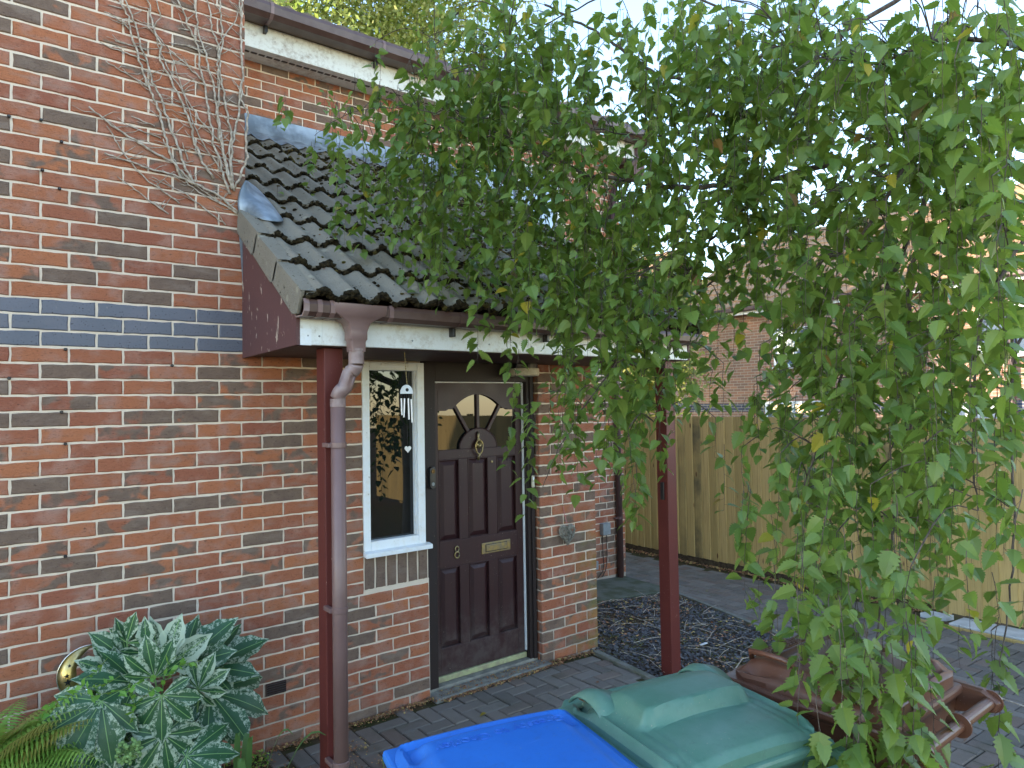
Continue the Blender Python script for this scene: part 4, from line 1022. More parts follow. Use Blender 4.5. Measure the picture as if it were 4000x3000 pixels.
def wheelie(label, m, fl, ang, lidf, W=.48, L=.465, h0=-1.125, kind='g', front=None):
    """fl: (x, z) of the lid's front left corner; u runs right, v runs towards the handle"""
    ca, sa = math.cos(ang), math.sin(ang)
    def Q(u, v, h): return P(fl[0] + u * ca - v * sa, h, fl[1] + u * sa + v * ca)
    G0 = gh(fl[0])
    t = thing('wheelie_bin', label, 'bin', Q(W / 2, L / 2, G0), 'wheelie bins by the porch')
    bd = MB(); vs = []
    secs = [(.09, G0 + .04), (.05, (G0 + h0) / 2), (.018, h0 - .12), (.004, h0 - .035), (-.012, h0 - .03), (-.012, h0 - .004), (.03, h0 - .002)]
    for ins, h in secs:
        for u, v in ((ins, ins), (W / 2, ins - .006), (W - ins, ins), (W - ins + .004, L / 2), (W - ins, L - ins), (W / 2, L - ins), (ins, L - ins), (ins - .004, L / 2)): vs.append(Q(u, v, h))
    n = 8; bd.add(vs, [(i * n + j, i * n + (j + 1) % n, (i + 1) * n + (j + 1) % n, (i + 1) * n + j) for i in range(len(secs) - 1) for j in range(n)] + [tuple(range(n))[::-1]])
    bd.obj('body', m, t, bevel=.012)
    # lid: shaped surface with a turned-down rim
    NU, NV = 56, 64; ld = MB(); vs = []; R = .075
    def outline(u, v):        # pull grid points of the square onto a rounded rectangle
        x, y = u * W, v * L; cx_ = min(max(x, R), W - R); cy_ = min(max(y, R), L - R)
        dx, dy = x - cx_, y - cy_
        if dx and dy:
            k = max(abs(dx), abs(dy)) / math.hypot(dx, dy); dx *= k; dy *= k
        return cx_ + dx, cy_ + dy
    for i in range(NU + 1):
        for j in range(NV + 1):
            u, v = i / NU, j / NV; x, y = outline(u, v)
            e = min(x, W - x, y, L - y)
            vs.append(Q(x, y, h0 + lidf(u, v, e)))
    fs = [(i * (NV + 1) + j, (i + 1) * (NV + 1) + j, (i + 1) * (NV + 1) + j + 1, i * (NV + 1) + j + 1) for i in range(NU) for j in range(NV)]
    ringi = [i * (NV + 1) for i in range(NU + 1)] + [NU * (NV + 1) + j for j in range(1, NV + 1)] + [i * (NV + 1) + NV for i in range(NU - 1, -1, -1)] + [j for j in range(NV - 1, 0, -1)]
    base = len(vs); 
    for k in ringi: vs.append(vs[k] + Vector((0, 0, -.034)))
    k = len(ringi); fs += [(ringi[i], ringi[(i + 1) % k], base + (i + 1) % k, base + i) for i in range(k)]
    ld.add(vs, fs); lo = ld.obj('lid', m, t, smooth=True)
    sp_ = lo.modifiers.new('e', 'EDGE_SPLIT'); sp_.split_angle = math.radians(38)
    # handle bar with end discs, held by two brackets
    hb_ = MB(); hb_.tube([Q(.03, L + .075, h0 - .035), Q(W - .03, L + .075, h0 - .035)], .0155, 16); ho = hb_.obj('handle', m, t, smooth=False, bevel=.002)
    for u in (.012, W * .5, W - .012):
        b = MB(); b.tube([Q(u - .003, L + .075, h0 - .035), Q(u + .003, L + .075, h0 - .035)], .031, 20); b.obj('disc', m, ho)
    for u in (0.0, W - .03):
        b = MB(); b.prism([Q(u, L - .09, h0 + .0), Q(u, L + .06, h0 - .003), Q(u, L + .105, h0 - .03), Q(u, L + .09, h0 - .06), Q(u, L - .02, h0 - .09), Q(u, L - .09, h0 - .09)], Q(.03, 0, 0) - Q(0, 0, 0)); b.obj('bracket', m, ho, bevel=.008)
    for u in (-.035, W - .015):
        b = MB(); b.tube([Q(u, L - .03, G0 + .1), Q(u + .05, L - .03, G0 + .1)], .1, 24); wh = b.obj('wheel', MT['black'], t, bevel=.008)
    return t, lo, Q
def blue_l(u, v, e):
    h = .012 * sm(0, .02, e) + .016 * sm(.035, .075, e); h -= .012 * sm(.02, .035, e) * (1 - sm(.05, .08, e)) * (1 - sm(0.2, .3, v))
    return h + .008 * (1 - (2 * u - 1) ** 2)
def green_l(u, v, e):
    c = abs(2 * u - 1)
    h = .014 * sm(0, .018, e) + .05 * sm(.0, .3, v) * (1 - c ** 3 * .7)
    pl = (1 - sm(.62, .8, c))
    stepv = .56 + .045 * (1 - c * c)
    h += .02 * pl * (1 - sm(stepv - .02, stepv + .025, v)) * sm(.1, .4, v)
    h -= .022 * pl * sm(stepv - .02, stepv + .03, v)
    h += -.012 * sm(.82, 1, v) * (1 - pl * .3)
    h -= .014 * sm(.66, .74, c) * (1 - sm(.86, .95, c)) * sm(.15, .5, v)
    h -= .03 * math.exp(-((c - .86) / .09) ** 2) * (1 - sm(.2, .34, v))
    return h
def brown_l(u, v, e):
    c = abs(2 * u - 1)
    h = .012 * sm(0, .012, e) + .022 * sm(.02, .05, e) * 1 + .03 * sm(0, .25, v) * (1 - c ** 4 * .6)
    pa = sm(.26, .3, v) * (1 - sm(.9, .94, v)) * (1 - sm(.52, .6, c))
    h += -.018 * sm(.24, .28, v) * (1 - sm(.94, .97, v)) * (1 - sm(.60, .68, c)) + .016 * pa
    h -= .02 * math.exp(-((c - .86) / .08) ** 2) * math.exp(-((v - .2) / .1) ** 2)
    return h
def loop(Q, m, par, pts, r, name='grip'):
    b = MB(); b.tube([Q(*p) for p in pts], r, 10); o = b.obj(name, m, par, smooth=True); return o
tb, lidb, Qb = wheelie('wheelie bin with bright blue lid, nearest the camera', MT['bluebin'], (.655, 2.33), math.radians(13), blue_l, h0=-1.122)
tg_, lidg, Qg = wheelie('wheelie bin with green domed lid and dead leaves in its grip, between two bins', MT['greenbin'], (1.145, 2.41), math.radians(11), green_l, h0=-1.13)
tbr, lidr, Qr = wheelie('wheelie bin with glossy brown lid under the hanging birch twigs', MT['brownbin'], (1.655, 2.575), math.radians(0), brown_l, h0=-1.12)
# grips of the green lid: hooded scoops at both front corners
for s0, s1 in ((.0, .105), (.375, .48)):
    b = MB(); vs = []; n = 12
    outer = s0 == 0
    for i in range(n + 1):
        f = i / n; v = .012 + .165 * f; arch = math.sin(math.pi * min(1, f * 1.0)) ** .6
        ua, ub = (s0 + .012, s1 - .01) if outer else (s0 + .01, s1 - .012)
        h = -1.13 + .02 + .036 * arch
        vs += [Qg(ua if outer else ub, v, h - .004), Qg((ua + ub) / 2, v, h + .008), Qg(ub if outer else ua, v, h - .006 + .012 * f)]
    b.add(vs, [(3 * i + j, 3 * i + 3 + j, 3 * i + 4 + j, 3 * i + 1 + j) for i in range(n) for j in range(2)])
    o = b.obj('grip', MT['greenbin'], lidg, smooth=True); sdm = o.modifiers.new('t', 'SOLIDIFY'); sdm.thickness = .006; sdm.offset = -1
# front apron of the green bin under the grips
b = MB(); b.prism([Qg(-.03, .02, -1.17), Qg(.03, -.045, -1.155), Qg(.45, -.045, -1.155), Qg(.51, .02, -1.17), Qg(.5, .1, -1.17), Qg(-.02, .1, -1.17)], (0, 0, .022)); b.obj('front_lip', MT['greenbin'], tg_, bevel=.006)
for u0, sgn in ((.07, -1), (.41, 1)):
    loop(Qr, MT['brownbin'], lidr, [(u0, .045, -1.075), (u0 + .012 * sgn, .05, -1.052), (u0 + .02 * sgn, .1, -1.046), (u0 + .02 * sgn, .16, -1.046), (u0 + .012 * sgn, .185, -1.055), (u0, .19, -1.08)], .0085)
# raised lettering on the brown lid, read from its front edge
def text_obj(name, body, size, m, par, loc, rot, extrude=.001, wire=None):
    cu = bpy.data.curves.new(name, 'FONT'); cu.body = body; cu.size = size; cu.extrude = extrude; cu.align_x = 'CENTER'; cu.align_y = 'CENTER'
    if wire: cu.fill_mode = 'NONE'; cu.bevel_depth = wire
    o = bpy.data.objects.new(name, cu); COL.objects.link(o); o.matrix_world = Matrix.Translation(loc) @ rot
    dg = bpy.context.evaluated_depsgraph_get(); me = bpy.data.meshes.new_from_object(o.evaluated_get(dg)); bpy.data.objects.remove(o)
    me.transform(Matrix.Translation(loc) @ rot); me.materials.clear(); me.materials.append(m)
    return link(name, me, par)
def flat_rot(ang, tilt=0): return Matrix.Rotation(ang, 4, 'Z') @ Matrix.Rotation(tilt, 4, 'X')
text_obj('lettering', 'KEINE HEISSE ASCHE', .034, MT['brownbin'], lidr, Qr(.24, .082, -1.053), flat_rot(math.pi - math.radians(0), math.radians(-9)), .0016)
b = MB(); rr = [Qr(.24 + (.17 * math.copysign(1, math.cos(a)) + .02 * math.cos(a)), .082 + .026 * math.sin(a), -1.052 - .022 * (.5 + math.sin(a) * -.5) * .35) for a in [2 * math.pi * i / 32 + .05 for i in range(33)]]
b.tube(rr, .0018, 5, cap=False); b.obj('lettering_border', MT['brownbin'], lidr)
text_obj('lettering', 'Greasby to Chorley', .042, MT['scratch'], lidb, Qb(.25, .115, -1.122 + .0375), flat_rot(math.pi - math.radians(13) + .03), .0001, wire=.0005)
# dead leaves caught in the green grip
dl = MB(); q = random.Random(8)
for i in range(9):
    c = Qg(q.uniform(.035, .09), q.uniform(.02, .14), -1.108 + q.uniform(0, .012)); rand_leaf(dl, c, .035, q, (.2, 0, .9), 0)
MT['dead'] = simple('dead_brown_leaf', (.26, .115, .05), (.16, .07, .035), 60, .9, .1, .2, 100, .002)
tag(dl.obj('dead_leaves', MT['dead'], None, recalc=False), 'crumpled brown dead leaves caught in the grip of the green bin lid', 'dead leaves', kind='stuff')

# ------------------------------------------------------------------ things hanging about
ch = thing('wind_chime', 'white wind chime with metal tubes and a small heart hanging from the porch soffit', 'wind chime', P(1.622, -.018, .7))
b = MB(); q = random.Random(2)
for i in range(26): 
    h = -.022 - i * .0065; b.lathe(P(1.622 + .0005 * i, h, .7), [(.0028 if i % 2 else .0016, 0), (.0028 if i % 2 else .0016, -.0065)], 6)
b.obj('chain', MT['brass'], ch)
b = MB(); pts = [P(1.63 + .037 * math.cos(a), -.238 + .046 * math.sin(a) ** .9 if math.sin(a) > 0 else -.238, .7) for a in [math.pi * i / 16 for i in range(17)]]
hole = [P(1.632 + .009 * math.cos(a), -.218 + .009 * math.sin(a), .7015) for a in [2 * math.pi * i / 12 for i in range(12)]]
b.prism(pts, (0, -.004, 0)); top_ = b.obj('top_plate', MT['clean_white'], ch)
b = MB(); b.prism(hole, (0, -.004, 0)); b.obj('hole', MT['black'], top_)
MT['alu'], _t, _b = mat('pale_metal_tube', (.8, .8, .8), .35, .5, .3)
for i, (x, tl) in enumerate(((1.600, .03), (1.619, -.05), (1.641, .02), (1.658, .03))):
    L = .085 + .012 * i; h1 = -.262 - (.004 if i == 3 else 0)
    b = MB(); b.tube([P(x, h1, .7), P(x + tl * L, h1 - L, .7)], .0042, 10); b.obj('tube', MT['alu'], ch)
    b = MB(); b.tube([P(x, -.238, .7), P(x, h1, .7)], .0008, 4); b.obj('string', MT['black'], ch)
b = MB(); b.tube([P(1.63, -.238, .7), P(1.634, -.5, .7)], .0009, 4); b.obj('string', MT['black'], ch)
b = MB(); hp = [(16 * math.sin(a) ** 3, 13 * math.cos(a) - 5 * math.cos(2 * a) - 2 * math.cos(3 * a) - math.cos(4 * a)) for a in [2 * math.pi * i / 28 for i in range(28)]]
b.prism([P(1.634 + x * .0012, -.522 + y * .0012, .7) for x, y in hp], (0, -.003, 0)); b.obj('heart', MT['alu'], ch)
wk = thing('wicker_heart', 'grey wicker heart hanging by a pink ribbon on the brick pier', 'ornament', P(3.344, -1.26, .02)); q = random.Random(4)
def heart(a, s): return (s * 16 * math.sin(a) ** 3, s * (13 * math.cos(a) - 5 * math.cos(2 * a) - 2 * math.cos(3 * a) - math.cos(4 * a)))
MT['wicker'] = simple('grey_wicker', (.3, .28, .24), (.16, .145, .12), 60, .9, .1, .3, 150, .002)
wb = MB()
for r in range(3): wb.tube([P(3.344 + heart(a, .0047 - r * .0004)[0] , -1.262 + heart(a, .0052 - r * .0004)[1], .018 + .01 * r) for a in [2 * math.pi * i / 30 for i in range(31)]], .0045, 5)
for i in range(75):
    a, c = q.uniform(0, 6.28), q.uniform(0, 6.28); p1, p2 = heart(a, .0048), heart(c, .0048)
    wb.tube([P(3.344 + p1[0], -1.262 + p1[1] * 1.08, .02), P(3.344 + (p1[0] + p2[0]) / 2, -1.262 + (p1[1] + p2[1]) / 2, .034 + q.uniform(0, .014)), P(3.344 + p2[0], -1.262 + p2[1] * 1.08, .02)], .0022, 4)
wb.obj('weave', MT['wicker'], wk)
MT['ribbon'], _t, _b = mat('pink_ribbon', (.5, .2, .2), .8, .2)
b = MB(); b.tube([P(3.345, -1.19, .02), P(3.332, -1.12, .008), P(3.322, -1.06, .006)], .0022, 5); b.obj('ribbon', MT['ribbon'], wk)
b = MB(); b.lathe(P(3.322, -1.056, .0), [(.005, .004), (.005, -.006)], 8, 'y'); b.obj('nail', MT['brass'], wk)
# little masonry nails and plugs left in the wing wall
for i, (px, py) in enumerate(((160, 470), (35, 455), (240, 555), (165, 665), (232, 738), (255, 1365), (672, 1428), (35, 1478), (240, 1610), (255, 1734), (255, 2173))):
    p = at(px, py, 2, .004); b = MB(); b.lathe(P(p[0], p[1], .008), [(.007, .012), (.008, -.004), (.004, -.009)], 7, 'y')
    PL = ['second wall plug from the top at the left edge', 'upper wall plug nearest the left edge of the photo', 'wall plug just below and right of the topmost ones', 'wall plug two courses under the upper row of plugs', 'lowest wall plug above the blue brick band',
          'wall plug directly under the blue brick band', 'grey plug in the joint below the blue band, nearest the end board', 'wall plug at the left edge below the blue band', 'wall plug in the bed joint three courses below the band', 'wall plug at mid height of the left wall, under another plug', 'lowest wall plug, above the moon ornament']
    tag(b.obj('wall_plug', MT['black'], None), PL[i], 'wall plug', 'old plugs in the left wall')

# ------------------------------------------------------------------ dead creeper on the wing wall
cre = thing('dried_creeper', 'leafless dried creeper stems fanning up the left brick wall from the lead flashing', 'creeper', P(.97, .75, .01))
stems = [[(770, 0), (830, 120), (860, 260), (900, 400), (950, 540), (1010, 680), (1050, 800), (1080, 940), (1110, 1040), (1180, 1160)],
 [(800, 0), (870, 160), (900, 280), (940, 380), (980, 540), (1040, 640), (1070, 740), (1110, 860), (1160, 980), (1200, 1100), (1250, 1200)],
 [(950, -40), (980, 140), (1010, 240), (1040, 300), (1030, 400), (1090, 500), (1150, 620), (1190, 700), (1240, 840), (1260, 940), (1310, 1060), (1380, 1160)],
 [(960, 60), (1000, 220), (1100, 330), (1200, 420), (1310, 530)], [(985, 120), (1020, 300), (1100, 480), (1180, 600), (1300, 790), (1420, 920)],
 [(1130, -40), (1190, 100), (1240, 230), (1280, 300), (1290, 430), (1320, 560), (1340, 680), (1370, 840), (1380, 960), (1420, 1040), (1450, 1180), (1490, 1260)],
 [(1250, -40), (1270, 120), (1280, 240), (1330, 360), (1350, 460), (1380, 560), (1400, 700), (1410, 820), (1440, 980), (1480, 1150), (1500, 1230)],
 [(1330, -40), (1360, 100), (1370, 200), (1410, 300), (1420, 440), (1440, 580), (1460, 700), (1480, 820), (1500, 900), (1480, 1000), (1500, 1140), (1515, 1240)],
 [(1420, -40), (1430, 180), (1440, 300), (1405, 420), (1420, 600), (1400, 740), (1430, 860), (1440, 960), (1460, 1100), (1500, 1200)],
 [(1560, 0), (1530, 130), (1440, 250), (1400, 330)], [(1560, -40), (1560, 300), (1570, 500), (1550, 640), (1600, 720), (1590, 900), (1600, 1020), (1560, 1120), (1520, 1220)],
 [(1540, -40), (1556, 150), (1555, 330), (1570, 450), (1560, 600), (1530, 800), (1500, 960), (1490, 1180)],
 [(680, 400), (760, 450), (900, 530), (960, 570)], [(570, 700), (700, 800), (800, 870), (900, 930), (1040, 1020), (1120, 1060), (1250, 1200)],
 [(680, 1000), (830, 1050), (1000, 1110), (1100, 1130), (1250, 1190), (1400, 1260), (1540, 1380)], [(760, 1150), (870, 1230), (960, 1300), (1090, 1390)],
 [(690, 820), (790, 980), (880, 1100), (960, 1180), (1080, 1260), (1160, 1320)], [(980, 1150), (1080, 1200), (1200, 1260), (1330, 1360), (1460, 1460)],
 [(1200, 1160), (1330, 1250), (1420, 1310), (1540, 1390)], [(640, 280), (760, 330), (900, 380), (960, 410)], [(670, 80), (800, 150), (840, 200)],
 [(740, 270), (860, 300), (950, 330)], [(1090, 280), (1200, 300), (1310, 340)], [(1150, 190), (1230, 200)], [(1010, 0), (1040, 120)], [(700, 40), (790, 60)],
 [(830, 810), (960, 870), (1040, 900)], [(1100, 340), (1200, 650), (1250, 800), (1330, 960), (1450, 1130)], [(1180, 930), (1215, 1040)], [(850, 760), (1000, 820)],
 [(1050, 900), (1130, 1050), (1200, 1180), (1290, 1250), (1420, 1320), (1545, 1385)]]
q = random.Random(12)
def vine_pt(x, y, dz): p = at(x / 1.6592, y / 1.659, 2, 0); return P(p[0], p[1], dz)
for si, s in enumerate(stems):
    main = len(s) > 6
    pts = []
    for a, c in zip(s[:-1], s[1:]):
        L = math.hypot(c[0] - a[0], c[1] - a[1]); k = max(2, int(L / 26))
        for i in range(k):
            f = i / k; wob = 7 if main else 5
            pts.append(vine_pt(a[0] + (c[0] - a[0]) * f + q.uniform(-wob, wob), a[1] + (c[1] - a[1]) * f + q.uniform(-4, 4), .007 + q.uniform(0, .005) + (.004 if main else 0)))
    pts.append(vine_pt(*s[-1], .008)); n = len(pts)
    r0_ = .0058 if main else .0034
    b = MB(); b.tube(pts, [r0_ * (.65 + .5 * i / n) for i in range(n)], 6)
    for i in range(2, n - 1):
        if q.random() < (.3 if main else .3):
            d = Vector((q.choice((-1, 1)) * q.uniform(.03, .1), 0, q.uniform(-.01, .07))); p0 = pts[i]
            if p0.x + d.x > WX: d.x = -d.x * .5
            e1 = p0 + d * .5 + Vector((q.uniform(-.01, .01), 0, q.uniform(-.012, .012))); b.tube([p0, e1, p0 + d + Vector((0, .003, q.uniform(-.02, .02)))], [.0022, .0018, .001], 5)
    b.obj('stem', MT['vine'], cre, smooth=True)

# ------------------------------------------------------------------ planting by the wing wall
def fatsia_mat():
    m, t, b = mat('variegated_leaf', rough=.38, spec=.4)
    a = N(t, 'Attribute'); a.attribute_name = 'tone'; sp = N(t, 'SeparateColor'); t.links.new(a.outputs['Color'], sp.inputs[0]); p = geo_pos(t)
    c = mix(t, noi(t, p, 25, 3), (.018, .07, .028), (.045, .13, .05))
    e = math_(t, 'ADD', sp.outputs[0], math_(t, 'MULTIPLY', math_(t, 'SUBTRACT', noi(t, p, 60, 5, .8), .46), 3.2))
    k = math_(t, 'ADD', e, sp.outputs[1])
    c = mix(t, math_(t, 'MULTIPLY', step(t, k, .52, .9), .8), c, (.5, .58, .42))
    c = mix(t, math_(t, 'MULTIPLY', sp.outputs[2], .8), c, (.25, .42, .14))
    set_col(t, b, c); tr = N(t, 'BsdfTranslucent'); ms_ = N(t, 'MixShader'); ms_.inputs[0].default_value = .2
    t.links.new(c, tr.inputs[0]); t.links.new(b.outputs[0], ms_.inputs[1]); t.links.new(tr.outputs[0], ms_.inputs[2]); t.links.new(ms_.outputs[0], t.nodes['Material Output'].inputs[0])
    bump(t, b, noi(t, p, 60, 4), .35, .006); return m
MT['fatsia'] = fatsia_mat()
MT['stalk'], _t, _b = mat('pale_green_stalk', (.16, .26, .08), .6, .3)
fat = thing('fatsia_plant', 'large variegated palmate-leaved shrub in front of the left brick wall', 'shrub', P(.6, gh(0), .35))
q = random.Random(21)
def palmate(center, dirv, nrm, size, nl, q, pale=0.0, name='leaf', droop=.25):
    """one lobed leaf: each lobe is a serrated blade of 2 x 8 quads with a raised margin in the tone attribute"""
    d = dirv.normalized(); nrm = (nrm - d * nrm.dot(d)).normalized(); s = d.cross(nrm)
    mb = MB(); spread = math.radians(118 if nl > 5 else 75)
    for l in range(nl):
        f = (l - (nl - 1) / 2) / ((nl - 1) / 2); a = f * spread + q.uniform(-.06, .06); L = size * (1 - .32 * abs(f) ** 1.5) * q.uniform(.92, 1.06)
        ld_ = d * math.cos(a) + s * math.sin(a); ls = -d * math.sin(a) + s * math.cos(a); K = 9; vs = []; cols = []
        dr = q.uniform(.5, 1.3) * droop
        for k in range(K + 1):
            g_ = k / K; wv = L * .27 * (math.sin(math.pi * min(1, g_ * .93 + .06)) ** 1.1) * (.62 + .42 * g_) if g_ < 1 else .001
            wv = min(wv * 1.1, L * (.004 + (.37 if nl > 5 else .46) * g_))
            if g_ > .5: wv += L * .018 * (1 if k % 2 else -1) * (g_ < 1)
            c = center + ld_ * L * g_ - nrm * L * dr * g_ * g_ + nrm * .002 * l
            for w_ in (-1, -.5, 0, .5, 1): vs.append(c + ls * wv * w_ + nrm * abs(w_) * wv * .22 + nrm * q.uniform(-.001, .001))
        o = len(mb.v); mb.v += [tuple(v) for v in vs]
        for k in range(K):
            for j in range(4):
                mb.f.append((o + k * 5 + j, o + (k + 1) * 5 + j, o + (k + 1) * 5 + j + 1, o + k * 5 + j + 1))
                edge = 1.0 if j in (0, 3) else 0.0
                mb.c.append((edge * .5 + (.25 if k == K - 1 else 0), pale, 0))
        # midrib
        o = len(mb.v); rib = []
        for k in range(K): c = center + ld_ * L * k / K - nrm * L * dr * (k / K) ** 2 + nrm * (.0035 + .002 * l); rib += [c - ls * .0016, c + ls * .0016]
        mb.v += [tuple(v) for v in rib]
        for k in range(K - 1): mb.f.append((o + 2 * k, o + 2 * k + 1, o + 2 * k + 3, o + 2 * k + 2)); mb.c.append((0, 0, 1.0))
    o = mb.obj(name, MT['fatsia'], fat, smooth=True, recalc=False)
    return o
camp = P(*CAMP)
root = P(.56, gh(0) + .05, .32)
# (crop x, crop y, direction in the crop, size in crop px, lobes, depth z, pale)
FL = [(1215, 890, (-.25, -1), 265, 5, .50, .1), (1050, 945, (-1, -.25), 330, 5, .42, 0), (1300, 800, (.25, -1), 330, 5, .36, .55), (1440, 810, (.75, -1), 380, 5, .30, 0),
      (990, 760, (-.8, -.65), 300, 5, .28, .1), (1640, 820, (1, -.75), 360, 5, .24, .05), (1565, 985, (.25, -1), 235, 7, .46, .25), (1640, 1025, (1, .12), 430, 7, .36, 0),
      (1275, 1035, (-.05, 1), 270, 7, .55, .05), (800, 1085, (-.7, 1), 400, 5, .50, 0), (900, 1090, (.1, 1), 260, 5, .44, .05), (840, 1395, (-1, .35), 400, 7, .46, 0),
      (1285, 1345, (.1, 1), 290, 7, .56, .15), (1510, 1285, (.5, 1), 230, 7, .38, 0), (1460, 1525, (1, -.25), 330, 7, .60, 0), (1340, 1130, (.2, 1), 190, 5, .40, .5),
      (1060, 1310, (.1, .3), 170, 7, .36, .1), (880, 880, (-1, -.6), 250, 5, .36, .35), (1500, 700, (.6, -1), 230, 5, .2, 0), (1720, 1180, (.7, 1), 240, 5, .24, 0), (1130, 1500, (0, 1), 260, 7, .5, 0), (1000, 620, (.2, -1), 200, 3, .3, .1), (1150, 700, (-.1, -1), 220, 3, .33, .3), (1300, 1480, (-.3, 1), 240, 5, .45, 0), (700, 1350, (-.8, .6), 230, 5, .3, 0)]
for i, (cx_, cy_, dv, sz, nl, z, pale) in enumerate(FL):
    px, py = cx_ / 2.011, 2200 + cy_ / 2.011
    c = at(px, py, 2, z); e = at(px + dv[0] * 60, py + dv[1] * 60, 2, z); c3 = P(*c); dirv = (P(*e) - c3)
    vd = (camp - c3).normalized(); dist = (camp - c3).length
    nr = (vd * .75 + Vector((q.uniform(-.25, .25), q.uniform(-.2, .1), .55))).normalized()
    dirv = (dirv.normalized() + Vector((0, -.25, 0))).normalized()
    S_ = sz / 2.011 / FPX * dist * 1.08
    palmate(c3, dirv, nr, S_, nl, q, pale)
    b = MB(); b.tube([c3 - nr * .002, c3 - nr * .06 - dirv * .05 + Vector((0, 0, -.05)), c3.lerp(root, .55) + Vector((0, .02, .03)), root + Vector((q.uniform(-.04, .04), q.uniform(-.03, .03), .1))], [.0035, .004, .005, .007], 6)
    b.obj('stalk', MT['stalk'], fat, smooth=True)
b = MB(); b.tube([root, root + Vector((0, 0, .35))], [.02, .012], 8); b.obj('stem', MT['bark'], fat)
# seed head low in front
b = MB(); c = P(*at(505, 2935, 2, .62))
for i in range(46):
    d = Vector((q.gauss(0, 1), q.gauss(0, 1), q.gauss(0, 1))).normalized(); e = c + d * .045; b.tube([c, e], .0012, 4); b.blob(e, .0085, i)
b.obj('seed_head', MT['stalk'], fat)

# fern
fr = thing('fern', 'bright yellow-green fern at the lower left against the brick wall', 'fern', P(-.1, gh(0), .45), None)
MT['fern'] = leafmat('fern_frond', (.13, .26, .035), (.24, .38, .07), .6, .3)
q = random.Random(17)
for i in range(40):
    p0 = P(-.06 + q.uniform(-.1, .1), gh(0) + .42, .42 + q.uniform(-.1, .1)); a = q.uniform(-1.2, 1.9); L = q.uniform(.34, .6); el = q.uniform(.45, 1.35)
    hd_ = Vector((math.cos(a), -math.sin(a) * .7, 0)); 
    if i % 3 == 0: hd_ = Vector((q.uniform(.2, 1), -q.uniform(-.4, .9), 0)).normalized()
    K = 26; mb = MB(); p = p0; sp_ = []; e = el
    for k in range(K + 1): sp_.append(p.copy()); p = p + (hd_ * math.cos(e) + Vector((0, 0, math.sin(e)))) * L / K; e -= .045
    mb.tube(sp_, [.003 * (1 - k / K * .8) for k in range(K + 1)], 4, tone=(.3, 0, .2))
    brown = .55 if q.random() < .14 else 0
    for k in range(3, K):
        d = (sp_[min(K, k + 1)] - sp_[k - 1]).normalized(); s_ = d.cross(Vector((0, 0, 1))).normalized(); u_ = s_.cross(d); pl = .085 * math.sin(math.pi * (k / K) ** .8) + .006
        for sg in (-1, 1):
            ax = (s_ * sg + d * .35 - u_ * .25).normalized(); w_ = d; n6 = 5; tn = (q.random(), brown * .3, brown)
            vs = [sp_[k]]
            for m_i in range(1, n6 + 1):
                g_ = m_i / n6; ww = pl * .085 * (1 - g_) ** .6 * (1.2 if m_i % 2 else .55) + .0006; c = sp_[k] + ax * pl * g_ - Vector((0, 0, pl * .25 * g_ * g_)); vs += [c + w_ * ww, c - w_ * ww]
            mb.add(vs, [(0, 1, 2)] + [(2 * j - 1, 2 * j + 1, 2 * j + 2, 2 * j) for j in range(1, n6)], tn)
    mb.obj('frond', MT['fern'], fr, recalc=False)
# strap-leaved clump, jasmine shoots, weed
MT['strap'] = leafmat('strap_leaf', (.05, .15, .05), (.1, .24, .08), .4, .25)
sc_ = thing('strap_leaved_plant', 'clump of long upright strap leaves at the foot of the left wall beside the post', 'plant', P(.92, gh(0), .62)); q = random.Random(5)
for i, (bx, bz, dx, dz, L, hgt) in enumerate(((.86, .66, .35, .2, .42, .42), (.92, .66, .5, .25, .46, .38), (.95, .7, .5, .5, .3, .12), (.84, .62, .05, .1, .34, .4), (.82, .64, -.1, .2, .3, .34), (.9, .6, .22, .5, .28, .25), (.86, .7, .1, .6, .26, .12), (.8, .6, .02, .05, .4, .42), (.84, .55, .12, -.1, .38, .36))):
    mb = MB(); vs = []; b0 = gp(bx, bz); side = Vector((dz, dx, 0)).normalized()
    for k in range(9):
        g_ = k / 8; c = b0 + Vector((dx * L * g_, -dz * L * g_, hgt * math.sin(g_ * 1.9) / math.sin(1.5) if hgt > .2 else hgt * math.sin(g_ * 2.6))); wv = .017 * math.sin(math.pi * min(1, g_ * .8 + .2)) ** .6 + .0005
        vs += [c - side * wv, c + Vector((0, 0, -.004)), c + side * wv]
    mb.add(vs, [(3 * k + j, 3 * k + 3 + j, 3 * k + 4 + j, 3 * k + 1 + j) for k in range(8) for j in (0, 1)], (q.random() * .6, .08, 0)); mb.obj('leaf', MT['strap'], sc_, smooth=True, recalc=False)
MT['jas'] = leafmat('bright_green_shoot', (.1, .25, .03), (.17, .36, .05), .5, .3)
js = thing('jasmine_shoots', 'thin bright green jasmine shoots trailing across the variegated shrub', 'climber', P(.55, gh(0), .6)); q = random.Random(9)
def shoot(par, pxs, z, size, m, q, name='shoot', leafy=2, step_=.022):
    pts = [P(*at(x, y, 2, z + q.uniform(-.01, .01))) for x, y in pxs]; mb = MB(); mb.tube(pts, .0012, 4, tone=(.3, 0, .3))
    for a, c in zip(pts[:-1], pts[1:]):
        k = max(1, int((c - a).length / step_))
        for i in range(k):
            p = a.lerp(c, i / k)
            for _ in range(leafy): rand_leaf(mb, p, size, q, (q.random(), 0, 0), .1)
    return mb.obj(name, m, par, recalc=False)
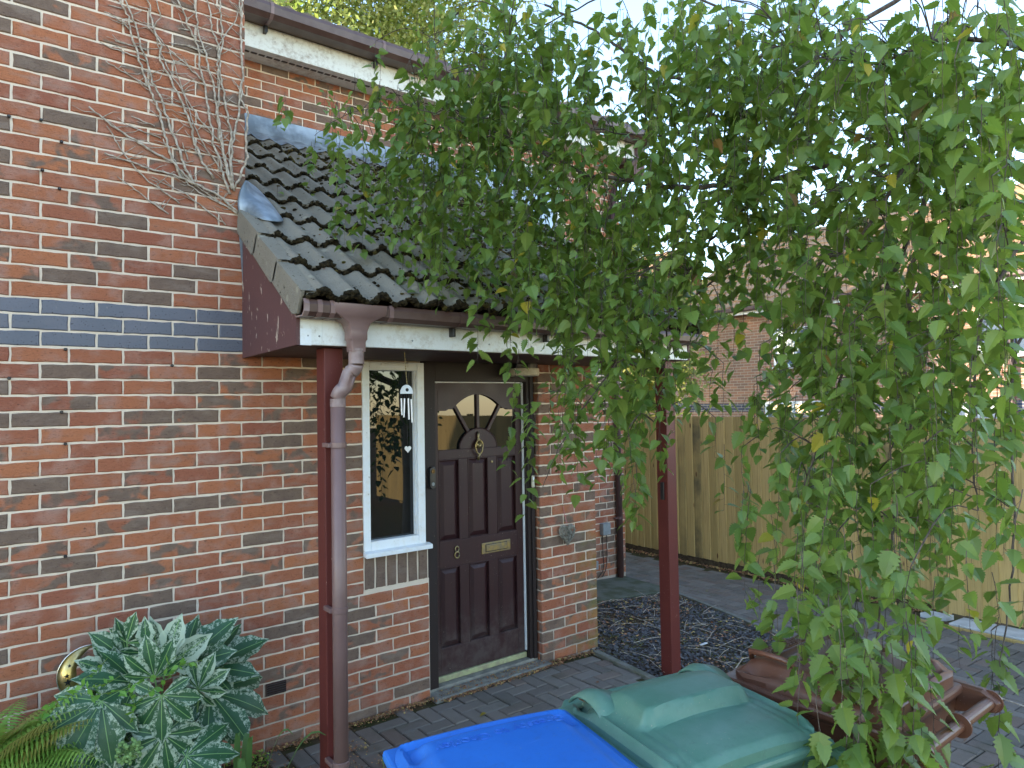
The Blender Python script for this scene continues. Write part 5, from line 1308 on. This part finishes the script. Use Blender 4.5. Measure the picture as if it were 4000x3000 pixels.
for pxs in ([(360, 2720), (430, 2705), (500, 2690), (560, 2650), (640, 2640)], [(520, 2760), (600, 2690), (660, 2650), (700, 2600), (725, 2540)], [(330, 2650), (380, 2620), (420, 2570)], [(500, 2700), (530, 2760), (505, 2830)],
            [(640, 2640), (655, 2590), (690, 2560)], [(260, 2700), (340, 2690), (420, 2670), (470, 2640)], [(700, 2600), (740, 2590), (790, 2580)], [(150, 2800), (220, 2740), (300, 2710)]):
    shoot(js, pxs, .62, .034, MT['jas'], q)
wd_ = thing('weed', 'spindly green weed with dry stalks growing between the pavers beside the blue bin', 'weed', gp(1.36, .98)); q = random.Random(10)
for i in range(14):
    b = MB(); c = gp(1.37 + q.uniform(-.015, .015), 1.0 + q.uniform(-.015, .015)); h = q.uniform(.1, .3); dx = q.uniform(-.05, .05); pts = [c, c + Vector((dx * .4, q.uniform(-.02, .02), h * .5)), c + Vector((dx, q.uniform(-.03, .03), h))]
    b.tube(pts, .0013, 4, tone=(.6, .2, 0))
    for k in range(7 if i < 9 else 2): rand_leaf(b, pts[0].lerp(pts[1], q.random() * 1.6), .028, q, (q.random(), 0, 0), -.1)
    b.obj('stem', MT['jas'], wd_, recalc=False)
# ground-hugging weeds along the wall foot
gw = MB(); q = random.Random(14)
for i in range(900):
    x = q.uniform(.55, 1.12); z = abs(q.gauss(0, .16)) + .02; c = gp(x, z, q.uniform(0, .07) * q.random())
    if noise.noise(Vector((x * 7, z * 7, 3))) < -.1: continue
    rand_leaf(gw, c, .016, q, (q.random(), q.random() * .3, 0), -.1)
gw.obj('low_weeds', MT['jas'], None, kind='stuff', recalc=False)

# moon ornament with hanging star and glass ball
mo = thing('moon_ornament', 'brass crescent moon garden ornament with a hanging star beside the fern', 'garden ornament', P(.23, gh(0), .2))
MT['gold'] = simple('gold_metal', (.5, .34, .1), (.62, .5, .26), 20, .3, .5, .1, 60, .003, .9)
MT['silver'], _t, _b = mat('silver_metal', (.62, .62, .6), .25, .5, .9)
mc = P(*at(345, 2625, 2, .22)); R1 = .118
outer = []; inner = []
for i in range(25):
    a = math.radians(78 + i * (232 / 24)); outer.append(mc + Vector((math.cos(a) * R1, 0, math.sin(a) * R1)))
    tt = i / 24; wv = .072 * math.sin(math.pi * tt) ** .8; inner.append(mc + Vector((math.cos(a) * (R1 - wv), -.03 * math.sin(math.pi * tt), math.sin(a) * (R1 - wv))))
b = MB(); b.add(outer + inner, [(i, i + 1, 26 + i, 25 + i) for i in range(24)]); cres = b.obj('crescent', MT['gold'], mo, smooth=True); cres.modifiers.new('s', 'SOLIDIFY').thickness = .003
b = MB(); b.tube(outer, .003, 6); b.tube([outer[0], outer[0] + Vector((.03, 0, .002)), outer[0] + Vector((.042, 0, -.012)), outer[0] + Vector((.038, 0, -.026)), outer[0] + Vector((.03, 0, -.02))], .0025, 6); b.obj('rim', MT['silver'], cres, smooth=True)
def star(mb, c, r, th): 
    pts = [c + Vector((math.sin(math.pi * i / 5) * (r if i % 2 == 0 else r * .42), 0, math.cos(math.pi * i / 5) * (r if i % 2 == 0 else r * .42))) for i in range(10)]
    f = c + Vector((0, -th, 0)); bk_ = c + Vector((0, th, 0)); mb.add(pts + [f, bk_], [(i, (i + 1) % 10, 10) for i in range(10)] + [((i + 1) % 10, i, 11) for i in range(10)])
for i, (tt, rr_) in enumerate(((.3, .009), (.42, .012), (.52, .017), (.62, .011), (.7, .009))):
    k = int(tt * 24); c = (outer[k] + inner[k]) / 2 + Vector((0, -.006, 0)); b = MB(); star(b, c, rr_, .0006); b.obj('star_hole', MT['black'], cres)
b = MB(); star(b, outer[0] + Vector((.034, -.01, -.075)), .034, .008); b.obj('hanging_star', MT['silver'], mo)
b = MB(); b.tube([outer[0] + Vector((.034, 0, -.02)), outer[0] + Vector((.034, -.01, -.045))], .0015, 5); b.obj('hook', MT['silver'], mo)
b = MB(); c = mc + Vector((.01, -.02, -.075)); b.lathe(c, [(.036 * math.sin(math.pi * i / 12) + .0002, -.036 * math.cos(math.pi * i / 12)) for i in range(13)], 20); gb = b.obj('glass_ball', MT['silver'], mo, smooth=True)
b = MB(); b.tube([outer[14], P(.25, gh(0), .2)], .004, 6); b.obj('stake', MT['silver'], mo)
# pots
b = MB(); b.lathe(gp(-.05, .45), [(.11, 0), (.15, .34), (.165, .35), (.165, .38), (.14, .38)], 24); MT['pot'] = simple('dark_green_pot', (.02, .04, .03), (.03, .05, .04), 10, .4, .4, 0); tag(b.obj('plant_pot', MT['pot'], None, smooth=False), 'dark green plastic plant pot holding the yellow-green fern', 'plant pot')
MT['bluepot'] = simple('blue_glazed_pot', (.05, .13, .17), (.08, .2, .24), 10, .2, .5, 0)
b = MB(); b.lathe(gp(.56, .42), [(.12, 0), (.17, .22), (.185, .24), (.185, .27), (.16, .27)], 24); tag(b.obj('plant_pot', MT['bluepot'], None), 'blue-green glazed pot under the large variegated shrub', 'plant pot')
b = MB(); b.tube([P(*at(240, 2845, 2, .42)), P(*at(300, 2800, 2, .42))], [.03, .022], 12); tag(b.obj('garden_light', MT['black'], None, bevel=.004), 'black plastic garden light tucked under the variegated leaves', 'garden light')

# ------------------------------------------------------------------ weeping birch
birch = thing('birch_tree', 'weeping birch whose leafy twigs hang in front of the porch and driveway', 'tree', P(3.95, gh(3.95), 3.35))
q = random.Random(77)
# boughs: (px, py, depth) on their way through the picture, radii in metres
BR = [([(4500, 700, 3.0), (4100, 660, 2.9), (3714, 633, 2.85), (3500, 690, 2.8), (3286, 633, 2.85), (3175, 600, 2.9), (3165, 480, 2.9), (3080, 440, 2.95), (2900, 480, 3.0)], .016, .005),
      ([(3286, 633, 2.85), (3000, 700, 2.95), (2750, 730, 3.05), (2585, 729, 3.15), (2440, 700, 3.2), (2307, 687, 3.3), (2170, 620, 3.35), (2000, 560, 3.45), (1850, 520, 3.55), (1700, 495, 3.65)], .013, .004),
      ([(3900, -250, 3.4), (3400, 60, 3.4), (2900, 330, 3.4), (2640, 305, 3.5), (2540, 270, 3.55), (2400, 170, 3.6), (2300, 110, 3.65), (2130, 20, 3.7)], .013, .006),
      ([(4500, 900, 2.3), (4000, 800, 2.3), (3720, 560, 2.4), (3560, 620, 2.4), (3450, 800, 2.4), (3300, 1000, 2.45)], .012, .005),
      ([(3760, 560, 2.5), (3740, 800, 2.45), (3560, 1040, 2.4), (3560, 1300, 2.4), (3550, 1700, 2.35), (3480, 2100, 2.3), (3420, 2500, 2.25), (3350, 2750, 2.2)], .008, .002),
      ([(3680, 600, 2.6), (3500, 1050, 2.6), (3400, 1250, 2.6), (3300, 1450, 2.55), (3200, 1700, 2.5), (3120, 2000, 2.5)], .010, .002),
      ([(3000, 720, 2.9), (2870, 850, 2.95), (2760, 960, 3.0), (2690, 1060, 3.0), (2620, 1200, 3.05), (2600, 1400, 3.05), (2560, 1650, 3.05)], .0075, .002),
      ([(2950, 500, 3.0), (2700, 520, 3.1), (2520, 530, 3.2), (2280, 500, 3.3), (2060, 470, 3.4), (1800, 460, 3.5)], .005, .002),
      ([(2900, 1000, 2.9), (2600, 1250, 3.0), (2450, 1380, 3.05), (2330, 1520, 3.1), (2200, 1720, 3.15), (2120, 1900, 3.2)], .005, .0015),
      ([(2000, 560, 3.45), (1940, 350, 3.5), (1990, 150, 3.5), (2010, -50, 3.5)], .006, .003),
      ([(2200, 620, 3.35), (1700, 440, 3.6), (1400, 430, 3.8), (1230, 530, 3.85)], .004, .0012),
      ([(4300, 300, 2.2), (4050, 200, 2.2), (3700, 150, 2.3), (3400, 250, 2.5), (3100, 200, 2.8)], .010, .004),
      ([(4300, 500, 2.1), (4020, 900, 2.1), (3850, 1200, 2.1), (3800, 1600, 2.1), (3820, 2000, 2.05)], .008, .002),
      ([(2900, 60, 3.3), (2500, -60, 3.5), (2200, 60, 3.7), (1900, 200, 3.8), (1700, 150, 3.9)], .006, .002),
      ([(4400, 900, 2.4), (3980, 1350, 2.3), (3960, 2000, 2.2), (3940, 2400, 2.15), (3900, 2600, 2.1)], .006, .0015)]
def smoothpath(pts, k=6):
    out = []; n = len(pts)
    for i in range(n - 1):
        p0, p1, p2, p3 = pts[max(0, i - 1)], pts[i], pts[i + 1], pts[min(n - 1, i + 2)]
        for j in range(k):
            t = j / k; out.append(.5 * ((2 * p1) + (p2 - p0) * t + (2 * p0 - 5 * p1 + 4 * p2 - p3) * t * t + (3 * p1 - p0 - 3 * p2 + p3) * t ** 3))
    return out + [pts[-1]]
nodes = []
for bi, (pts, ra, rb) in enumerate(BR):
    pp = smoothpath([P(*far(x, y, d)) for x, y, d in pts]); n = len(pp)
    pp = [p + Vector((q.uniform(-.006, .006), q.uniform(-.006, .006), q.uniform(-.006, .006))) for p in pp]
    b = MB(); b.tube(pp, [ra + (rb - ra) * i / (n - 1) for i in range(n)], 7); b.obj('bough', MT['bark'], birch, smooth=True)
    nodes += pp[3:]
tr = MB(); tb_ = P(3.95, gh(3.95), 3.35); tp = [tb_, tb_ + Vector((.02, .03, 1.0)), tb_ + Vector((-.03, .0, 2.2)), tb_ + Vector((.05, -.05, 3.6)), tb_ + Vector((0, 0, 5.4))]
tr.tube(smoothpath(tp), [.1 - .003 * i for i in range(25)], 12)
for pts, ra, rb in BR:
    p0 = P(*far(*pts[0]))
    if pts[0][0] > 3850: tr.tube([tb_ + Vector((0, 0, max(1.4, p0.z - tb_.z - .35))), p0], [.03, ra], 8)
tr.obj('trunk', MT['palebark'], birch, smooth=True)
DENS = """
 0:  0   0   0  25  75  70  45  40  70  90  90  85  75  80  80  78
 1:  0   3  20  60  85  85  70  60  80  92  88  80  82  82  80  66
 2: 10  45  70  85  93  85  75  55  70  85  88  84  70  80  88  85
 3: 10  30  58  85  90  85  80  50  80  88  85  75  70  80  88  88
 4:  2  13  48  75  72  80  90  90  85  80  80  68  84  84  88  84
 5:  0   9  33  50  50  75  90  90  80  60  68  78  80  80  80  78
 6:  0   0   4  14  20  60  88  85  68  34  56  82  80  84  84  60
 7:  0   0   0   0   0   8  66  82  46  22  50  78  84  84  84  58
 8:  0   0   0   0   0  10  42  78  36  12  42  70  80  80  84  58
 9:  0   0   0   0   0  30  42  46  14   2  34  70  84  84  84  62
10:  0   0   0   0   0   3   0  12   0   1  34  75  84  80  60  34
11:  0   0   0   0   0   0   0   0   0   0  34  78  80  75  48  22
12:  0   0   0   0   0   0   0   0   0   0  28  66  74  70  32  14
13:  0   0   0   0   0   0   0   0   0   0   2  30  52  58  18  12
14:  0   0   0   0   0   0   0   0   0   0   6  18  60  68   8   8
15:  0   0   0   0   0   0   0   0   0   0   0  16  72  74   8   2
16:  0   0   0   0   0   0   0   0   0   0   0  26  82  68   0   0
"""
DM = [[int(v) / 100 for v in l.split(':')[1].split()] for l in DENS.strip().splitlines()]
LV = []                        # leaf blades: (origin, axis, normal, length, tone)
def birch_leaf_geo(seed):      # serrated, pointed oval, folded on its midrib; length 1 along +x
    qq = random.Random(seed); K = 7; up = []; dn = []
    for k in range(1, K):
        g_ = k / K; w_ = .40 * (math.sin(math.pi * g_ ** .62)) ** .85 * (1 - .25 * g_)
        for dd, ww in ((-.01, 1.06), (.045, .76)):
            up.append((g_ + dd, w_ * ww * qq.uniform(.93, 1.05))); dn.append((g_ + dd, -w_ * ww * qq.uniform(.93, 1.05)))
    vs = [(0, 0, 0), (1, 0, -.12)] + [(.2 + .0, 0, 0), (.4, 0, -.01), (.6, 0, -.035), (.8, 0, -.07)]
    fs = []; o = len(vs)
    fold = .25
    vs += [(x, y, abs(y) * fold - .1 * x * x) for x, y in up]; n = len(up); vs += [(x, y, abs(y) * fold - .1 * x * x) for x, y in dn]
    sp_ = lambda x: 0 if x < .1 else 2 + min(3, int((x - .05) / .2))
    for side, off, s_ in ((1, o, 1), (-1, o + n, -1)):
        chain = [0] + [off + i for i in range(n)] + [1]; pm = 0
        for i in range(len(chain) - 1):
            m = sp_(vs[chain[i]][0]) if chain[i] > 1 else 0
            f = [pm, chain[i], chain[i + 1]] if pm != chain[i] else None
            if m != pm:
                f2 = [pm, chain[i], m]; 
                if pm != chain[i]: fs.append(tuple(f2 if s_ > 0 else f2[::-1]))
                pm = m; f = [pm, chain[i], chain[i + 1]] if pm != chain[i] else None
            if f and len(set(f)) == 3: fs.append(tuple(f if s_ < 0 else f[::-1]))
    return vs, fs
LG = [birch_leaf_geo(s) for s in range(4)]
tw = MB(); cat_ = MB()
def depth_at(cx, cy):          # how far from the viewer the curtain of twigs hangs there
    d = 3.95 - (cx - 6) * .125
    if cy > 9 and cx > 15: d = min(d, 2.7 - (cx - 16) * .1 - (cy - 9) * .2)
    return max(1.72, d)
def strand(cx, cy, d):
    x0, y0 = cx * 100 * 1.808, cy * 100 * 1.808
    top = P(*far(x0, y0, d)); L = q.uniform(.14, .38); n = max(4, int(L / .024))
    drift = Vector((q.uniform(-.5, .1), q.uniform(-.35, .35), 0)) * q.uniform(.1, .8); p = top; pts = [p.copy()]
    for i in range(n):
        v = Vector((drift.x * (1 - i / n), drift.y * (1 - i / n), -1)).normalized(); p = p + v * L / n + Vector((q.uniform(-.003, .003), q.uniform(-.003, .003), 0)); pts.append(p.copy())
    # twig back to the nearest bough
    best = min(nodes, key=lambda m: (m - top).length + max(0, top.z - m.z) * .6)
    if .04 < (best - top).length < .42 and q.random() < .45:
        midp = best.lerp(top, .5) + Vector((0, 0, .06 * (best - top).length / .3)); pts2 = smoothpath([best, midp, top], 3); tw.tube(pts2, [.0022] * (len(pts2) - 1) + [.0015], 4, cap=False)
    tw.tube(pts, [.0015 - .0008 * i / n for i in range(n + 1)], 3, cap=False)
    shade = q.random() * .5; base_s = q.uniform(.05, .074)
    for i in range(1, n + 1):
        if q.random() < .12: continue
        p = pts[i]; a = q.uniform(0, 6.28) if i % 2 else q.uniform(0, 6.28)
        out = Vector((math.cos(a), math.sin(a), 0)); ax = (out * q.uniform(.3, 1.25) + Vector((0, 0, -q.uniform(.1, 1.1)))).normalized()
        pet = ax * q.uniform(.008, .016) + out * .004; nn = (Vector((0, 0, 1)) * q.uniform(.1, 1) + out * q.uniform(.2, 1) + Vector((q.gauss(0, .35), q.gauss(0, .35), 0)))
        yel = q.random(); tn = (min(1, shade + q.random() * .5), q.uniform(.7, 1) if yel < .014 else (.12 * q.random()), 0 if q.random() > .003 else .9)
        LV.append((p + pet, ax, nn, base_s * q.uniform(.65, 1.25), tn)); tw.tube([p, p + pet], .0007, 3, cap=False)
        if q.random() < .05:
            c0 = p.copy(); d_ = Vector((q.uniform(-.5, .5), q.uniform(-.5, .5), -1)).normalized(); cat_.tube([c0, c0 + d_ * .012, c0 + d_ * .03 + Vector((.003, 0, 0))], [.0022, .003, .0018], 5, tone=(1, .12, 0))
for r, row in enumerate(DM):
    for c, cov in enumerate(row):
        if cov <= 0: continue
        cx, cy = c + 6, r; d0 = depth_at(cx, cy); ppm = FPX / 1.808 / d0
        area = .00085 * ppm * ppm
        nleaf = -math.log(1 - cov) * 1.45e4 / area
        if c == 15: nleaf *= 1.15
        acc = 0
        while acc < nleaf:
            d = d0 + (q.uniform(-.12, .12) if cy > 11 and 17 <= cx < 20 else q.uniform(-.28, .45) + (q.random() < .25) * q.uniform(.2, .9)); before = len(LV)
            strand(cx + q.random() + (.25 if c == 15 and q.random() < .15 else 0), cy + q.random() - .3 - .12 * (3 / d), d); acc += (len(LV) - before) * (d0 / d) ** 2
def leaf_into(mb, L, gi):
    o, ax, nn, s_, tn = L; nn = (nn - ax * nn.dot(ax)).normalized(); sd_ = nn.cross(ax); vs, fs = LG[gi]
    mb.add([o + ax * (x * s_) + sd_ * (y * s_) + nn * (z * s_) for x, y, z in vs], fs, tn)
def near_key(L):
    v = L[0]; px, py, d = project(v.x, v.z - GZ, -v.y)
    return d if (0 < px < 4000 and 0 < py < 3000) else 99
LV.sort(key=near_key)
lm = []
for gi in range(4):
    mb = MB(); mb.add([Vector(v) for v in LG[gi][0]], LG[gi][1]); lm.append(mb.mesh('leaf', MT['leaf']))
for i in range(300):
    o_, ax, nn, s_, tn = LV[i]; nn = (nn - ax * nn.dot(ax)).normalized(); sd_ = nn.cross(ax)
    o = bpy.data.objects.new('leaf', lm[i % 4]); COL.objects.link(o); o.parent = birch; o.matrix_parent_inverse = birch.matrix_world.inverted()
    M_ = Matrix((ax, sd_, nn)).transposed().to_4x4() @ Matrix.Scale(s_, 4); M_.translation = o_; o.matrix_basis = M_; o.color = (*tn, 1)
fb = MB()
for i in range(300, len(LV)): leaf_into(fb, LV[i], i % 4)
fb.obj('foliage', MT['leaf'], birch, kind='stuff', recalc=False)
tw.obj('twigs', MT['bark'], birch, kind='stuff', recalc=False)
cat_.obj('catkins', MT['leaf'], birch, kind='stuff', recalc=False)
print('birch leaves', len(LV))

# ------------------------------------------------------------------ litter, slate chips, tufts
q = random.Random(40)
sl_ = MB()
def flake(mb, c, r, tn, q, th=.004, tilt=.5):
    n = q.choice((4, 5, 6)); a0 = q.uniform(0, 6.28); T = Matrix.Rotation(q.uniform(-tilt, tilt), 3, 'X') @ Matrix.Rotation(q.uniform(-tilt, tilt), 3, 'Y'); el = q.uniform(.45, .9)
    R_ = Matrix.Rotation(q.uniform(0, 6.28), 3, 'Z'); ring = [R_ @ T @ Vector((math.cos(a0 + 6.283 * k / n) * r, math.sin(a0 + 6.283 * k / n) * r * el, 0)) for k in range(n)]
    mb.add([c + v for v in ring] + [c + v * .85 + Vector((0, 0, th)) for v in ring], [tuple(range(n, 2 * n))] + [(k, (k + 1) % n, (k + 1) % n + n, k + n) for k in range(n)], tn)
cnt = 0
while cnt < 8500:
    x = q.uniform(3.4, 5.7); z = q.uniform(-1.3, 1.45)
    if not inside(x, z, BED): continue
    cnt += 1; g_ = q.uniform(.035, .11)
    if noise.noise(Vector((x * 1.7, z * 1.7, 0))) < -.25 and q.random() < .6: continue
    flake(sl_, gp(x, z, q.uniform(-.004, .008)), q.uniform(.008, .022), (g_ * 1.05, g_ * 1.0, g_ * 1.05), q)
tag(sl_.obj('slate_chips', MT['vcol'], None, kind='stuff', recalc=False), 'dark blue-grey slate chips covering the planting bed', 'slate chips')
MT['litter'] = slatem(); lt = MB()
cols = [(.3, .13, .06), (.22, .1, .05), (.38, .2, .09), (.16, .08, .045), (.42, .3, .1)]
def dead(c, s_, flat=.5):
    d = Vector((q.gauss(0, 1), q.gauss(0, 1), q.gauss(0, .25))).normalized(); up = Vector((q.gauss(0, flat), q.gauss(0, flat), 1)).normalized(); sd_ = d.cross(up).normalized(); col = q.choice(cols)
    lt.add([c - d * s_ * .5, c + sd_ * s_ * .3 + up * s_ * .12, c + d * s_ * .5 + up * s_ * .1, c - sd_ * s_ * .3 + up * s_ * q.uniform(-.05, .2), c + up * s_ * .02], [(0, 1, 4), (1, 2, 4), (2, 3, 4), (3, 0, 4)], col)
for i in range(8200):
    m_ = q.random()
    if m_ < .42:
        x, z = q.uniform(3.5, 5.6), q.uniform(-1.2, 1.4)
        if not inside(x, z, BED) or noise.noise(Vector((x * 2.3, z * 2.3, 5))) < -.05 - .5 * (z < -.3): continue
        dead(gp(x, z, .012), q.uniform(.008, .03))
    elif m_ < .62: x = q.uniform(1.14, 2.25); dead(gp(x, abs(q.gauss(0, .03)) + .01, .004 + .012 * q.random()), q.uniform(.006, .018))
    elif m_ < .75: x = q.uniform(2.2, 3.2); dead(gp(x, .085 + abs(q.gauss(0, .018)), .004 + .01 * q.random()), q.uniform(.006, .02))
    elif m_ < .80: dead(P(q.uniform(2.25, 3.1), -2.142, q.uniform(-.03, .06)), q.uniform(.006, .02))
    elif m_ < .84: x = q.uniform(3.1, 3.65); dead(gp(x, .02 + abs(q.gauss(0, .03)), .006), q.uniform(.008, .03))
    elif m_ < .92:
        cx_, cz_ = q.choice(((1.35, .45), (1.25, .75), (1.5, .3), (1.15, .95), (1.62, .55))); dead(gp(cx_ + q.gauss(0, .05), cz_ + q.gauss(0, .05), .005 + q.random() * .015), q.uniform(.006, .02))
    else: dead(gp(q.uniform(.3, 1.2), q.uniform(.02, .7), .008), q.uniform(.01, .03))
for i in range(46): dead(gp(q.uniform(1.2, 6.6), q.uniform(-.6, 2.6), .008), q.uniform(.02, .045))
for i in range(900): dead(gp(XF - abs(q.gauss(0, .08)) - .01, q.uniform(-3, 1.0), .008), q.uniform(.02, .05))
tag(lt.obj('leaf_litter', MT['litter'], None, kind='stuff', recalc=False), 'drifts of small brown dead leaves and catkin scales on the ground', 'leaf litter')
# larger fallen yellow birch leaves, one by one
spots = [(3.95, .5), (4.3, .1), (4.6, .6), (4.8, -.2), (4.2, .9), (4.9, .3), (4.45, -.4), (5.1, .1), (2.75, .75), (2.3, .42), (3.0, 1.1), (5.6, 1.2), (5.9, .3), (5.4, 2.2), (4.6, 2.3), (4.4, 1.9), (6.3, .6), (4.0, 1.1)]
for i, (x, z) in enumerate(spots):
    o = bpy.data.objects.new('fallen_leaf', lm[i % 4]); COL.objects.link(o); o.location = gp(x, z, .016); o.rotation_euler = (q.uniform(-.3, .3), q.uniform(-.2, .2), q.uniform(0, 6.28)); s_ = q.uniform(.035, .05); o.scale = (s_, s_, s_)
    o.color = (.6, q.uniform(.7, 1), q.choice((0, 0, .4)), 1)
    tag(o, 'small fallen yellow birch leaf lying on the slate bed or the block paving', 'leaf', 'fallen yellow leaves on the ground')
tf = MB(); MT['grass'] = leafmat('grass_blade', (.05, .12, .025), (.13, .19, .05), .6, .25)
for i in range(11000):
    x, z = q.uniform(3.5, 5.6), q.uniform(-1.1, 1.45)
    k = noise.noise(Vector((x * 2.6, z * 2.6, 9)))
    if not inside(x, z, BED) or k < -.05: continue
    c = gp(x, z); d = Vector((q.gauss(0, .5), q.gauss(0, .5), 1)).normalized(); L = q.uniform(.012, .04); sd_ = d.orthogonal().normalized() * .0016
    tf.add([c - sd_, c + sd_, c + d * L + Vector((d.x, d.y, 0)) * L * .6], [(0, 1, 2)], (q.random(), q.random() * .5, 0))
for i in range(700):            # moss and seedlings in the paving joints
    x, z = q.uniform(4.8, 7.0), q.uniform(-1, 3.4); k = noise.noise(Vector((x * 1.3, z * 1.3, 2)))
    if k < .12 or inside(x, z, BED): continue
    rand_leaf(tf, gp(x, z, .004), .012, q, (q.random(), .2, 0), -.4)
tag(tf.obj('grass', MT['grass'], None, kind='stuff', recalc=False), 'sparse short grass and weeds growing through the slate bed', 'grass')
tg_w = MB()
for i in range(130):
    x, z = q.uniform(3.7, 5.5), q.uniform(-1.1, 1.3)
    if not inside(x, z, BED): continue
    a = q.uniform(0, 6.28); L = q.uniform(.05, .3); c = gp(x, z, .012); e = c + Vector((math.cos(a) * L, math.sin(a) * L, q.uniform(0, .02))); tg_w.tube([c, c.lerp(e, .5) + Vector((q.uniform(-.01, .01), q.uniform(-.01, .01), .01)), e], [.003, .0025, .0012], 4)
for pts in ([(4.0, .95), (4.35, .8), (4.6, .82)], [(3.75, -.3), (3.95, -.55), (4.05, -.9)], [(5.3, 2.6), (5.0, 2.9), (4.6, 3.0)], [(5.1, 2.2), (5.0, 2.6), (4.75, 3.0)]): tg_w.tube([gp(x, z, .02) for x, z in pts], [.005, .004, .002], 5)
tag(tg_w.obj('fallen_twigs', MT['vine'], None, kind='stuff', recalc=False), 'thin pale broken twigs scattered over the slate bed', 'twigs')
for x, z, l in ((4.35, .42, .085), (3.75, .78, .05)):
    b = MB(); b.prism([gp(x, z, .02), gp(x + l, z - .01, .02), gp(x + l, z + .012, .022), gp(x, z + .02, .022)], (0, 0, .006))
    tag(b.obj('plastic_scrap', MT['clean_white'], None), 'larger white plastic scrap on the slate bed right of the post' if l > .06 else 'smaller white plastic scrap on the slate bed near the kerb', 'plastic scrap')
# tiny leaves and twigs lying on the canopy roof
lr = MB(); lt = lr
for i in range(900):
    x = q.uniform(0, 2.75); s2 = q.uniform(0, 2.9)
    if q.random() > .25 + x / 4: continue
    dead(E0 + Vector((WX + x, 0, 0)) + usl * s2 + nsl * (prof(x + .018 - TW * .5) + .032 * (1 - (s2 % EXP) / LEN) + .004), q.uniform(.006, .02))
lr.obj('leaf_litter', MT['litter'], roof_o, kind='stuff', recalc=False)
